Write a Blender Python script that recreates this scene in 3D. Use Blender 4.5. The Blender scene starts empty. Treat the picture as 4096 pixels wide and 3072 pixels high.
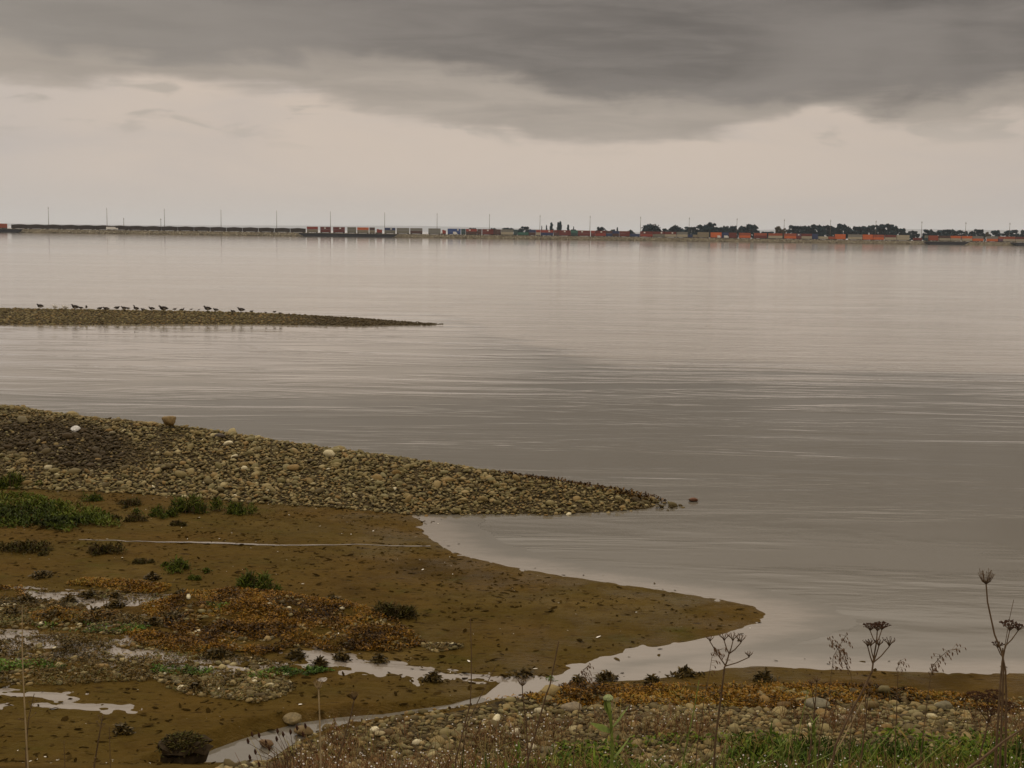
import bpy, math, random
import numpy as np
from mathutils import Matrix, Vector

random.seed(7)
RNG = np.random.default_rng(11)
SC = bpy.context.scene
COL = SC.collection

# ------------------------------------------------------------------ camera
CAM_Z = 6.8            # eye height above the water, metres
F = 5000.0             # focal length in photograph pixels (4096 wide)
PITCH = math.atan((1536 - 931) / F)
ROLL = 0.0139
f_ = np.array([0, math.cos(PITCH), -math.sin(PITCH)])
u0 = np.array([0, math.sin(PITCH), math.cos(PITCH)])
r0 = np.array([1.0, 0, 0])
r_ = math.cos(ROLL) * r0 + math.sin(ROLL) * u0
u_ = -math.sin(ROLL) * r0 + math.cos(ROLL) * u0
cd = bpy.data.cameras.new('camera')
cam = bpy.data.objects.new('camera', cd)
COL.objects.link(cam)
M = Matrix.Identity(4)
for i in range(3):
    M[i][0], M[i][1], M[i][2] = r_[i], u_[i], -f_[i]
M[2][3] = CAM_Z
cam.matrix_world = M
cd.sensor_width = 36
cd.lens = 36 * F / 4096
cd.clip_start = 0.1
cd.clip_end = 200000
SC.camera = cam

# ------------------------------------------------------------------ view
SC.view_settings.view_transform = 'Standard'
SC.view_settings.look = 'None'
SC.view_settings.exposure = 0.0
SC.view_settings.gamma = 1.0
SC.render.engine = 'CYCLES'
SC.cycles.use_denoising = True
try:
    SC.cycles.denoiser = 'OPENIMAGEDENOISE'
except Exception:
    pass
SC.cycles.max_bounces = 5
SC.cycles.diffuse_bounces = 2
SC.cycles.glossy_bounces = 3
SC.cycles.transmission_bounces = 2
SC.cycles.volume_bounces = 1
SC.cycles.caustics_reflective = False
SC.cycles.caustics_refractive = False

# ------------------------------------------------------------------ node helper
class NT:
    def __init__(s, tree):
        s.t = tree
    def n(s, typ, **kw):
        nd = s.t.nodes.new(typ)
        for k, v in kw.items():
            if k == 'ins':
                for a, b in v.items():
                    s.put(nd, a, b)
            else:
                setattr(nd, k, v)
        return nd
    def put(s, nd, a, b):
        sock = nd.inputs[a]
        if isinstance(b, bpy.types.NodeSocket):
            s.t.links.new(b, sock)
        elif isinstance(b, bpy.types.Node):
            s.t.links.new(b.outputs[0], sock)
        else:
            sock.default_value = b
    def math(s, op, a, b=0.0, c=0.0, clamp=False):
        return s.n('ShaderNodeMath', operation=op, use_clamp=clamp, ins={0: a, 1: b, 2: c}).outputs[0]
    def mix(s, fac, a, b):
        nd = s.n('ShaderNodeMix', data_type='RGBA')
        s.put(nd, 0, fac); s.put(nd, 6, a); s.put(nd, 7, b)
        return nd.outputs[2]
    def smooth(s, x, lo, hi, a=0.0, b=1.0):
        nd = s.n('ShaderNodeMapRange', interpolation_type='SMOOTHSTEP', ins={0: x, 1: lo, 2: hi, 3: a, 4: b})
        return nd.outputs[0]
    def noise(s, vec, scale, detail=4, rough=0.55, dist=0.0):
        nd = s.n('ShaderNodeTexNoise', ins={'Scale': scale, 'Detail': detail, 'Roughness': rough, 'Distortion': dist})
        if vec is not None:
            s.put(nd, 'Vector', vec)
        return nd.outputs[0]
    def mapping(s, vec, scale=(1, 1, 1), rot=(0, 0, 0), loc=(0, 0, 0)):
        return s.n('ShaderNodeMapping', ins={'Vector': vec, 'Scale': scale, 'Rotation': rot, 'Location': loc}).outputs[0]
    def ramp(s, fac, stops, interp='LINEAR'):
        nd = s.n('ShaderNodeValToRGB')
        cr = nd.color_ramp
        cr.interpolation = interp
        while len(cr.elements) < len(stops):
            cr.elements.new(0.5)
        for e, (p, c) in zip(cr.elements, stops):
            e.position = p
            e.color = (*c, 1)
        s.put(nd, 0, fac)
        return nd.outputs[0]

def rgb(c):
    return (c[0], c[1], c[2], 1.0)

# ------------------------------------------------------------------ sky
SUN_EL, SUN_AZ = math.radians(52), math.radians(-25)
wd = bpy.data.worlds.new('World')
SC.world = wd
wd.use_nodes = True
wd.node_tree.nodes.clear()
W = NT(wd.node_tree)
geo = W.n('ShaderNodeTexCoord').outputs['Generated']
sep = W.n('ShaderNodeSeparateXYZ', ins={0: geo})
dx, dy, dz = sep.outputs
az = W.math('ARCTAN2', dx, dy)
azn = W.math('MULTIPLY_ADD', az, 1 / 1.2, 0.5, clamp=True)

def el_of(X, Y):
    return (931 + 0.0139 * (X - 2048) - Y) / F
def edge_curve(pts):
    nd = W.n('ShaderNodeFloatCurve')
    cv = nd.mapping.curves[0]
    P = [(0.0, 0.58)] + [(((X - 2048) / F) / 1.2 + 0.5, el_of(X, Y) / 0.2) for X, Y in pts] + [(1.0, 0.58)]
    while len(cv.points) < len(P):
        cv.points.new(0.5, 0.5)
    for p, (a, b) in zip(cv.points, P):
        p.location = (a, b)
        p.handle_type = 'AUTO_CLAMPED'
    nd.mapping.update()
    W.put(nd, 'Value', azn)
    return W.math('MULTIPLY', nd.outputs[0], 0.2)
E1 = edge_curve([(0, 240), (300, 270), (700, 300), (1000, 300), (1500, 296), (1850, 285), (2050, 315), (2300, 385), (2700, 430),
                 (3000, 462), (3200, 452), (3500, 455), (3750, 435), (4096, 410)])
E2 = edge_curve([(0, 372), (400, 378), (700, 365), (1000, 380), (1400, 425), (1650, 470), (1900, 530), (2100, 562), (2400, 578),
                 (2700, 575), (2900, 545), (3100, 500), (3230, 458), (3400, 497), (3600, 522), (3900, 508), (4096, 480)])
v1 = W.mapping(geo, scale=(6, 6, 46))
n1 = W.noise(v1, 1.6, 8, 0.60, 0.5)
v2 = W.mapping(geo, scale=(3.0, 3.0, 13), loc=(3.1, 1.7, 0.2))
n2 = W.noise(v2, 1.3, 5, 0.5, 0.6)
v3 = W.mapping(geo, scale=(16, 16, 70), loc=(0.4, 2.2, 5.2))
n3 = W.noise(v3, 1.0, 4, 0.5, 0.5)
n4 = W.noise(W.mapping(geo, scale=(15, 15, 32), loc=(1.3, 0.6, 2.1)), 1.0, 5, 0.55, 0.4)
nn = W.math('ADD', W.math('SUBTRACT', n1, 0.5), W.math('MULTIPLY_ADD', n4, 0.8, -0.4))
d1 = W.smooth(W.math('SUBTRACT', W.math('MULTIPLY_ADD', nn, 0.045, dz), E1), -0.009, 0.013)
d2 = W.smooth(W.math('SUBTRACT', W.math('MULTIPLY_ADD', nn, 0.026, dz), E2), -0.006, 0.006)
low = W.mix(W.smooth(dz, -0.002, 0.05), rgb((0.53, 0.452, 0.385)), rgb((0.615, 0.508, 0.422)))
low = W.mix(W.smooth(az, 0.12, 0.50, 0.0, 0.45), low, rgb((0.43, 0.38, 0.34)))
low = W.mix(W.smooth(n2, 0.42, 0.70, 0.0, 0.65), low, rgb((0.49, 0.43, 0.395)))
low = W.mix(W.smooth(az, -0.22, -0.50, 0.0, 0.55), low, rgb((0.46, 0.43, 0.42)))
# small torn cloud scraps hanging under the deck
scr = W.math('MULTIPLY', W.smooth(n3, 0.53, 0.66), W.smooth(dz, 0.055, 0.085))
low = W.mix(W.math('MULTIPLY', scr, 0.6), low, rgb((0.37, 0.325, 0.275)))
mid = W.mix(n1, rgb((0.225, 0.192, 0.165)), rgb((0.50, 0.425, 0.355)))
dark = W.mix(W.smooth(n2, 0.36, 0.66), rgb((0.100, 0.086, 0.076)), rgb((0.190, 0.165, 0.146)))
dark = W.mix(W.smooth(n1, 0.35, 0.70, 0.0, 0.5), dark, rgb((0.225, 0.197, 0.175)))
dark = W.mix(W.smooth(az, -0.45, -0.05, 0.62, 0.0), dark, rgb((0.345, 0.305, 0.265)))
c = W.mix(d2, low, mid)
c = W.mix(d1, c, dark)
# the deck thins towards the zenith, as overcast skies do
over = W.mix(n2, rgb((0.72, 0.63, 0.54)), rgb((1.12, 0.99, 0.86)))
c = W.mix(W.smooth(dz, 0.19, 0.37), c, over)
sky = W.n('ShaderNodeTexSky', sky_type='NISHITA', sun_disc=False, sun_elevation=SUN_EL, sun_rotation=SUN_AZ, air_density=1.5, dust_density=3.0)
bg_sky = W.n('ShaderNodeBackground', ins={'Color': sky, 'Strength': 0.06})
bg_cl = W.n('ShaderNodeBackground', ins={'Color': c, 'Strength': 1.0})
mxs = W.n('ShaderNodeMixShader', ins={0: 0.97, 1: bg_sky, 2: bg_cl})
W.n('ShaderNodeOutputWorld', ins={0: mxs})

# ------------------------------------------------------------------ sun (veiled by cloud)
sd_ = bpy.data.lights.new('sun', 'SUN')
sd_.energy = 1.0
sd_.angle = math.radians(35)
sd_.color = (1.0, 0.93, 0.82)
sun = bpy.data.objects.new('sun', sd_)
COL.objects.link(sun)
sv = Vector((math.sin(SUN_AZ) * math.cos(SUN_EL), math.cos(SUN_AZ) * math.cos(SUN_EL), math.sin(SUN_EL)))
sun.rotation_euler = sv.to_track_quat('Z', 'Y').to_euler()
sun.location = sv * 60

# ------------------------------------------------------------------ geometry helpers
K = 4096 / 2212.0       # outlines below are written in a 2212-wide copy of the photograph
def ray(X, Y):
    return f_ * F + r_ * (X - 2048) + u_ * (1536 - Y)
def at_z(x, y, z=0.0):
    d = ray(x * K, y * K)
    t = (z - CAM_Z) / d[2]
    return np.array([d[0] * t, d[1] * t, z])
def at_dist(x, y, dist):
    d = ray(x * K, y * K)
    return np.array([0, 0, CAM_Z]) + d * (dist / d[1])
def project(p):
    q = np.asarray(p, float) - np.array([0, 0, CAM_Z])
    w = q @ f_
    return 2048 + F * (q @ r_) / w, 1536 - F * (q @ u_) / w, w

def hash2(ix, iy, seed):
    h = (ix.astype(np.int64) * 374761393 + iy.astype(np.int64) * 668265263 + seed * 974634777) & 0x7fffffff
    h = ((h ^ (h >> 13)) * 1274126177) & 0x7fffffff
    return ((h ^ (h >> 16)) & 0xffff) / 65535.0
def vnoise(x, y, seed=0):
    ix, iy = np.floor(x), np.floor(y)
    fx, fy = x - ix, y - iy
    fx = fx * fx * (3 - 2 * fx); fy = fy * fy * (3 - 2 * fy)
    a = hash2(ix, iy, seed); b = hash2(ix + 1, iy, seed); c2 = hash2(ix, iy + 1, seed); d = hash2(ix + 1, iy + 1, seed)
    return (a * (1 - fx) + b * fx) * (1 - fy) + (c2 * (1 - fx) + d * fx) * fy
def fbm(x, y, seed=0, oct_=4):
    s, a, t = 0, 1.0, 0
    for o in range(oct_):
        s = s + a * vnoise(x * 2 ** o + 17.3 * o, y * 2 ** o - 9.1 * o, seed + o)
        t += a; a *= 0.5
    return s / t - 0.5
def poly_dist(x, y, P, closed=True):
    """distance to a polyline, index and parameter of the nearest segment, side"""
    P = np.asarray(P, float)[:, :2]
    n = len(P) if closed else len(P) - 1
    best = np.full(x.shape, 1e18); bt = np.zeros(x.shape); side = np.ones(x.shape)
    for i in range(n):
        ax, ay = P[i]; bx_, by_ = P[(i + 1) % len(P)]
        ex, ey = bx_ - ax, by_ - ay
        L = ex * ex + ey * ey + 1e-12
        t = np.clip(((x - ax) * ex + (y - ay) * ey) / L, 0, 1)
        d = (x - ax - t * ex) ** 2 + (y - ay - t * ey) ** 2
        m = d < best
        best = np.where(m, d, best); bt = np.where(m, i + t, bt)
        side = np.where(m, np.where(ex * (y - ay) - ey * (x - ax) > 0, 1.0, -1.0), side)
    return np.sqrt(best), bt, side
def inside(x, y, P):
    P = np.asarray(P, float)[:, :2]
    r = np.zeros(x.shape, bool)
    for i in range(len(P)):
        ax, ay = P[i]; bx_, by_ = P[(i + 1) % len(P)]
        if ay == by_:
            continue
        r ^= ((ay > y) != (by_ > y)) & (x < (bx_ - ax) * (y - ay) / (by_ - ay) + ax)
    return r
def sdf(x, y, P, margin=None):
    if margin is not None:                      # only near the outline, far away = -margin
        Q = np.asarray(P, float)
        k = (x > Q[:, 0].min() - margin) & (x < Q[:, 0].max() + margin) & (y > Q[:, 1].min() - margin) & (y < Q[:, 1].max() + margin)
        out = np.full(x.shape, -margin)
        out[k] = sdf(x[k], y[k], P)
        return out
    d, _, _ = poly_dist(x, y, P)
    return np.where(inside(x, y, P), d, -d)

# ------------------------------------------------------------------ the lie of the land (heights over the water, metres)
NEAR = [(540, 1700), (590, 1640), (680, 1597), (780, 1573), (880, 1558), (980, 1536), (1060, 1514), (1140, 1494), (1200, 1489), (1300, 1477),
        (1400, 1471), (1480, 1461), (1560, 1449), (1640, 1443), (1750, 1450), (1900, 1455), (2000, 1455), (2212, 1459), (2600, 1470), (3000, 1480)]
SHORE = [(905, 1125), (903, 1143), (918, 1160), (960, 1190), (1000, 1203), (1060, 1218), (1120, 1232), (1200, 1246), (1300, 1260), (1400, 1273),
         (1500, 1288), (1560, 1297), (1620, 1312), (1643, 1325), (1630, 1343), (1560, 1366), (1500, 1376), (1430, 1389), (1350, 1404), (1290, 1417),
         (1250, 1435), (1200, 1455), (1150, 1476)]
near_w = [at_z(*p) for p in NEAR]
land = [at_z(-900, 1000), at_z(500, 1040), at_z(850, 1088)] + [at_z(*p) for p in SHORE] + near_w[8:] + \
       [np.array([40, 0, 0]), np.array([40, -30, 0]), np.array([-60, -30, 0]), np.array([-60, 30, 0])]
RIDGE1 = [(-900, 800, 1.5), (-300, 850, 1.35), (0, 882, 1.2), (180, 905, 1.1), (400, 927, 1.0), (600, 958, 0.82), (800, 986, 0.66), (1000, 1015, 0.52), (1200, 1046, 0.36),
          (1340, 1066, 0.18), (1418, 1086, 0.0)]
BASE1 = [(-900, 1040), (-300, 1050), (0, 1062), (230, 1072), (400, 1086), (560, 1100), (700, 1104), (950, 1110), (1100, 1108), (1200, 1106), (1300, 1100), (1400, 1093), (1432, 1089)]
RIDGE2 = [(-900, 650, 0.6), (-300, 660, 0.6), (0, 666, 0.56), (200, 669, 0.56), (400, 672, 0.54), (550, 676, 0.48), (700, 683, 0.38), (800, 689, 0.28), (900, 697, 0.1), (948, 700, 0.0)]
BASE2 = [(-900, 702), (-300, 702), (0, 702), (200, 702), (400, 701), (550, 701), (700, 703), (860, 706), (948, 701)]
CREEK = [(1140, 1484, .5), (1060, 1506, .10), (980, 1526, .07), (830, 1547, .06), (740, 1557, .12), (660, 1573, .20), (580, 1602, .30), (510, 1635, .40), (440, 1690, .6), (380, 1760, .6)]
creek_w = [at_z(a, b) for a, b, _ in CREEK]
creek_h = np.array([w for _, _, w in CREEK])

class Spit:
    def __init__(s, ridge, base, zb, back, pw):
        s.pw = pw
        s.R = np.array([at_z(a, b, z) for a, b, z in ridge])
        B_ = np.array([at_z(a, b, zb) for a, b in base])
        s.z = s.R[:, 2]
        d, _, _ = poly_dist(s.R[:, 0], s.R[:, 1], B_, False)
        s.Wd = np.maximum(d, 0.5)
        s.back = back
    def __call__(s, x, y):
        d, t, side = poly_dist(x, y, s.R, False)
        idx = np.arange(len(s.z))
        zr = np.interp(t, idx, s.z); w = np.interp(t, idx, s.Wd)
        q = d / w
        front = np.where(q < 1, zr * (1 - q) ** s.pw, -0.25 * (d - w))
        crest = 0.5 * zr                     # rounded crest
        bk = zr - s.back * d * np.clip(d / 1.2, 0, 1)
        return np.where(side < 0, front, np.maximum(bk, -0.6))
spit1 = Spit(RIDGE1, BASE1, 0.12, 0.30, 1.05)
spit2 = Spit(RIDGE2, BASE2, 0.0, 0.16, 0.72)

def smax(a, b, k):
    h = np.clip(0.5 + 0.5 * (a - b) / k, 0, 1)
    return b * (1 - h) + a * h + k * h * (1 - h)
def z_mud(x, y):
    d = sdf(x, y, land)
    z = np.where(d > 0, 0.30 * (1 - np.exp(-np.maximum(d, 0) / 6.0)), np.maximum(0.06 * d, -0.5)) + 0.006
    return z
def z_bank(x, y):
    d, _, side = poly_dist(x, y, near_w, False)
    d = -d * side
    b = 0.05 * d + 0.11 * np.maximum(d - 0.8, 0)
    b = np.where(d < 0, 0.3 * d, np.minimum(b, 0.75))
    cam_bank = np.interp(y, [-30, 1, 4, 6, 10, 14, 15.2, 17], [5.5, 5.2, 4.4, 3.6, 2.0, 0.55, 0.05, -0.6])
    return np.maximum(b, -1), cam_bank, d
def z_base(x, y):
    x = np.asarray(x, float); y = np.asarray(y, float)
    m = z_mud(x, y)
    b, cb, _ = z_bank(x, y)
    z = smax(m, b, 0.03)
    q, t, side = poly_dist(x, y, creek_w, False)
    w = np.interp(t, np.arange(len(creek_h)), creek_h)
    z = np.minimum(z, -0.012 - 0.15 * w + np.where(side > 0, 0.55, 0.75) * np.maximum(q - w * 0.8, 0))
    z = smax(z, cb, 0.10)
    z = np.maximum(z, spit1(x, y))
    z = np.maximum(z, spit2(x, y))
    return z
# ground sheet: one grid, finer towards the camera; heights elsewhere are read back from it
NC, NR = 600, 720
azs = np.linspace(math.radians(-31), math.radians(31), NC)
rs = np.concatenate([1 / np.linspace(1 / 150.0, 1 / 13.2, NR - 50), np.linspace(13.1, 1.0, 50)])
A, R_ = np.meshgrid(azs, rs)
GX = (R_ * np.tan(A)).ravel(); GY = R_.ravel()
ZB = z_base(GX, GY)
def grid_read(Zg, x, y):
    x = np.asarray(x, float); y = np.asarray(y, float)
    fi = np.interp(y, rs[::-1], np.arange(NR)[::-1])
    fj = np.clip((np.arctan2(x, y) - azs[0]) / (azs[1] - azs[0]), 0, NC - 1.001)
    i = np.clip(fi.astype(int), 0, NR - 2); j = fj.astype(int)
    a, b = fi - i, fj - j
    G = Zg.reshape(NR, NC)
    return (G[i, j] * (1 - b) + G[i, j + 1] * b) * (1 - a) + (G[i + 1, j] * (1 - b) + G[i + 1, j + 1] * b) * a
z_base_exact = z_base
def z_base(x, y):
    return grid_read(ZB, x, y)
def hit(x, y):
    z = 0.0
    for _ in range(45):
        p = at_z(x, y, z)
        z = 0.5 * z + 0.5 * float(z_base(p[:1], p[1:2])[0])
    return at_z(x, y, z)
def hits(pts):
    return [hit(*p) for p in pts]

# seaweed beds, pools, algae: outlines as in the photograph
WEED = [
 [(300, 1312), (400, 1282), (520, 1275), (620, 1285), (740, 1300), (830, 1325), (880, 1360), (925, 1393), (850, 1408), (700, 1408), (650, 1395), (560, 1420), (480, 1400), (400, 1380), (330, 1340)],
 [(140, 1262), (200, 1251), (370, 1268), (350, 1284), (260, 1280)],
 [(-60, 1262), (60, 1275), (55, 1291), (-60, 1300)],
 [(120, 1318), (260, 1325), (230, 1345), (80, 1350), (60, 1330)],
 [(260, 1360), (420, 1380), (520, 1410), (420, 1420), (300, 1395)],
]
WEED_MIX = [[(-60, 1432), (200, 1420), (400, 1438), (620, 1452), (640, 1490), (560, 1518), (400, 1500), (330, 1468), (100, 1482), (-60, 1475)],
            [(-60, 1360), (150, 1372), (330, 1395), (560, 1425), (640, 1445), (500, 1450), (200, 1425), (-60, 1425)],
            [(900, 1388), (960, 1390), (1005, 1398), (940, 1408)],
            [(-60, 1290), (150, 1300), (350, 1345), (250, 1372), (-60, 1350)]]
WEED_BANK = [[(1040, 1520), (1130, 1500), (1200, 1491), (1400, 1482), (1600, 1480), (1800, 1484), (2050, 1503), (2300, 1535), (2300, 1555), (1950, 1517), (1700, 1533), (1500, 1527), (1300, 1527), (1150, 1520)]]
ALGAE = [[(60, 1350), (200, 1348), (330, 1355), (300, 1368), (120, 1370)], [(-60, 1428), (100, 1430), (150, 1445), (-60, 1460)], [(540, 1452), (620, 1445), (660, 1456), (620, 1468), (540, 1468)],
         [(445, 1313), (500, 1314), (495, 1323), (450, 1322)], [(330, 1440), (470, 1448), (430, 1462), (330, 1458)], [(660, 1445), (720, 1450), (660, 1462)], [(1140, 1476), (1190, 1466), (1200, 1476), (1150, 1484)]]
POOLS = [
 [(640, 1405), (700, 1402), (800, 1427), (900, 1440), (1000, 1452), (1090, 1462), (1170, 1474), (1150, 1494), (1080, 1486), (1000, 1472), (900, 1460), (800, 1453), (720, 1452), (650, 1440)],
 [(30, 1268), (150, 1279), (250, 1281), (380, 1284), (372, 1302), (250, 1306), (170, 1318), (60, 1295)],
 [(130, 1326), (300, 1334), (330, 1350), (230, 1354), (150, 1345)],
 [(-60, 1350), (0, 1362), (130, 1370), (280, 1378), (320, 1400), (450, 1408), (560, 1425), (640, 1440), (480, 1450), (300, 1432), (150, 1418), (-60, 1402)],
 [(-60, 1482), (60, 1492), (130, 1502), (60, 1508), (-60, 1505)],
 [(-60, 1512), (40, 1514), (140, 1520), (270, 1533), (100, 1530), (-60, 1542)]]
POOL_NAMES = ['stream'] + ['pool'] * 5
weed_w = [hits(p) for p in WEED]
weedmix_w = [hits(p) for p in WEED_MIX]
weedbank_w = [hits(p) for p in WEED_BANK]
algae_w = [hits(p) for p in ALGAE]
pools_w = [hits(p) for p in POOLS]

def micro(x, y):
    pits = np.clip(vnoise(x * 3.6, y * 3.6, 71) - 0.70, 0, 1) + 0.7 * np.clip(vnoise(x * 7.5, y * 6.0, 73) - 0.74, 0, 1)
    return -0.10 * pits + 0.030 * fbm(x * 0.7, y * 0.7, 3, 5) + 0.022 * fbm(x * 4.0, y * 4.0, 5, 3)
def z_ground_exact(x, y, zb):
    z = zb + micro(x, y) * np.clip(zb / 0.10, 0.32, 1)
    for P in weed_w + weedbank_w:
        s = np.clip(sdf(x, y, P, 1.0) / 0.35, 0, 1)
        z = z + s * (0.06 + 0.24 * fbm(x * 2.6, y * 2.6, 21, 4))
    for P in pools_w:
        s = np.clip(sdf(x, y, P, 1.0) / 0.30 + 0.6, 0, 1) * (0.45 if P is pools_w[0] else 1.0)
        z = z + s * (0.07 * fbm(x * 1.5, y * 4.5, 27, 4) + 0.085 * fbm(x * 4.5, y * 10.0, 29, 3) - 0.004)
    for P in weedmix_w:
        s = np.clip(sdf(x, y, P, 1.0) / 0.35, 0, 1)
        z = z + s * (0.07 * fbm(x * 2.6, y * 2.6, 23, 4))
    return z

GZ = z_ground_exact(GX, GY, ZB)
def z_ground(x, y):
    return grid_read(GZ, x, y)

# ------------------------------------------------------------------ object helpers
def mesh_np(name, V, Fc, mat=None, smooth=True, attrs=None, mats=None, mat_idx=None):
    """V (n,3); Fc (m,3) or (m,4) integer array"""
    me = bpy.data.meshes.new(name)
    V = np.ascontiguousarray(V, np.float32); Fc = np.ascontiguousarray(Fc, np.int32)
    m, k = Fc.shape
    me.vertices.add(len(V)); me.vertices.foreach_set('co', V.ravel())
    me.loops.add(m * k); me.loops.foreach_set('vertex_index', Fc.ravel())
    me.polygons.add(m); me.polygons.foreach_set('loop_start', np.arange(0, m * k, k, dtype=np.int32))
    me.polygons.foreach_set('use_smooth', np.full(m, smooth))
    if mat_idx is not None:
        me.polygons.foreach_set('material_index', np.ascontiguousarray(mat_idx, np.int32))
    for an, arr in (attrs or {}).items():
        a = me.attributes.new(an, 'FLOAT', 'POINT')
        a.data.foreach_set('value', np.ascontiguousarray(arr, np.float32))
    me.update(calc_edges=True)
    for mt in (mats or ([mat] if mat else [])):
        me.materials.append(mt)
    return me
def link(name, data, parent=None, kind=None, label=None, cat=None, group=None, loc=None):
    o = bpy.data.objects.new(name, data)
    COL.objects.link(o)
    if parent is not None:
        o.parent = parent
    if loc is not None:
        o.location = loc
    if kind: o['kind'] = kind
    if label: o['label'] = label
    if cat: o['category'] = cat
    if group: o['group'] = group
    return o
class MB:
    """collects tubes, boxes, leaves; one mesh out"""
    def __init__(s):
        s.v = []; s.f = []; s.m = []
    def quad(s, a, b, c_, d, m=0):
        i = len(s.v); s.v += [tuple(a), tuple(b), tuple(c_), tuple(d)]; s.f.append((i, i + 1, i + 2, i + 3)); s.m.append(m)
    def tri(s, a, b, c_, m=0):
        i = len(s.v); s.v += [tuple(a), tuple(b), tuple(c_)]; s.f.append((i, i + 1, i + 2)); s.m.append(m)
    def box(s, x0, x1, y0, y1, z0, z1, m=0):
        i = len(s.v)
        s.v += [(x0, y0, z0), (x1, y0, z0), (x1, y1, z0), (x0, y1, z0), (x0, y0, z1), (x1, y0, z1), (x1, y1, z1), (x0, y1, z1)]
        for q in ((3, 2, 1, 0), (4, 5, 6, 7), (0, 1, 5, 4), (1, 2, 6, 5), (2, 3, 7, 6), (3, 0, 4, 7)):
            s.f.append(tuple(i + k for k in q)); s.m.append(m)
    def tube(s, pts, rad, n=5, m=0, sx=None):
        pts = [np.asarray(p, float) for p in pts]
        i0 = len(s.v)
        for k, p in enumerate(pts):
            t = pts[min(k + 1, len(pts) - 1)] - pts[max(k - 1, 0)]
            t = t / (np.linalg.norm(t) + 1e-9)
            a = np.cross(t, [0, 0, 1.0])
            if np.linalg.norm(a) < 0.1:
                a = np.cross(t, [0, 1.0, 0])
            a /= np.linalg.norm(a); b = np.cross(a, t)
            r = rad[k] if hasattr(rad, '__len__') else rad
            for j in range(n):
                th = 2 * math.pi * j / n
                s.v.append(tuple(p + r * (a * math.cos(th) * (1 if sx is None else sx[k]) + b * math.sin(th))))
        for k in range(len(pts) - 1):
            for j in range(n):
                a, b = i0 + k * n + j, i0 + k * n + (j + 1) % n
                s.f.append((a, b, b + n, a + n)); s.m.append(m)
        s.f.append(tuple(i0 + j for j in range(n))[::-1]); s.m.append(m)
        e = i0 + (len(pts) - 1) * n
        s.f.append(tuple(e + j for j in range(n))); s.m.append(m)
    def blob(s, c_, r, m=0, sub=0):
        i = len(s.v)
        c_ = np.asarray(c_, float)
        r = np.asarray(r, float) * np.ones(3)
        for d in ((1, 0, 0), (-1, 0, 0), (0, 1, 0), (0, -1, 0), (0, 0, 1), (0, 0, -1)):
            s.v.append(tuple(c_ + r * np.array(d)))
        for q in ((0, 2, 4), (2, 1, 4), (1, 3, 4), (3, 0, 4), (2, 0, 5), (1, 2, 5), (3, 1, 5), (0, 3, 5)):
            s.f.append(tuple(i + k for k in q)); s.m.append(m)
    def mesh(s, name, mats, smooth=False):
        me = bpy.data.meshes.new(name)
        me.from_pydata(s.v, [], s.f)
        for mt in (mats if isinstance(mats, (list, tuple)) else [mats]):
            me.materials.append(mt)
        me.polygons.foreach_set('material_index', np.array(s.m, np.int32))
        me.polygons.foreach_set('use_smooth', np.full(len(s.m), smooth))
        me.update()
        return me
ORD = ['zeroth', 'first', 'second', 'third', 'fourth', 'fifth', 'sixth', 'seventh', 'eighth', 'ninth', 'tenth', 'eleventh', 'twelfth', 'thirteenth', 'fourteenth',
       'fifteenth', 'sixteenth', 'seventeenth', 'eighteenth', 'nineteenth', 'twentieth', 'twenty-first', 'twenty-second', 'twenty-third', 'twenty-fourth', 'twenty-fifth',
       'twenty-sixth', 'twenty-seventh', 'twenty-eighth', 'twenty-ninth', 'thirtieth']

# ------------------------------------------------------------------ materials
def new_mat(name):
    m = bpy.data.materials.new(name)
    m.use_nodes = True
    m.node_tree.nodes.clear()
    t = NT(m.node_tree)
    b = t.n('ShaderNodeBsdfPrincipled')
    t.n('ShaderNodeOutputMaterial', ins={0: b})
    return m, t, b
def plain(name, col, rough=0.8, spec=0.3, var=0.25, scale=6.0):
    m, t, b = new_mat(name)
    P = t.n('ShaderNodeTexCoord').outputs['Object']
    n = t.noise(P, scale, 4)
    c0 = tuple(x * (1 - var) for x in col); c1 = tuple(x * (1 + var) for x in col)
    t.put(b, 'Base Color', t.ramp(n, [(0.3, c0), (0.7, c1)]))
    t.put(b, 'Roughness', rough); t.put(b, 'Specular IOR Level', spec)
    return m

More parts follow.
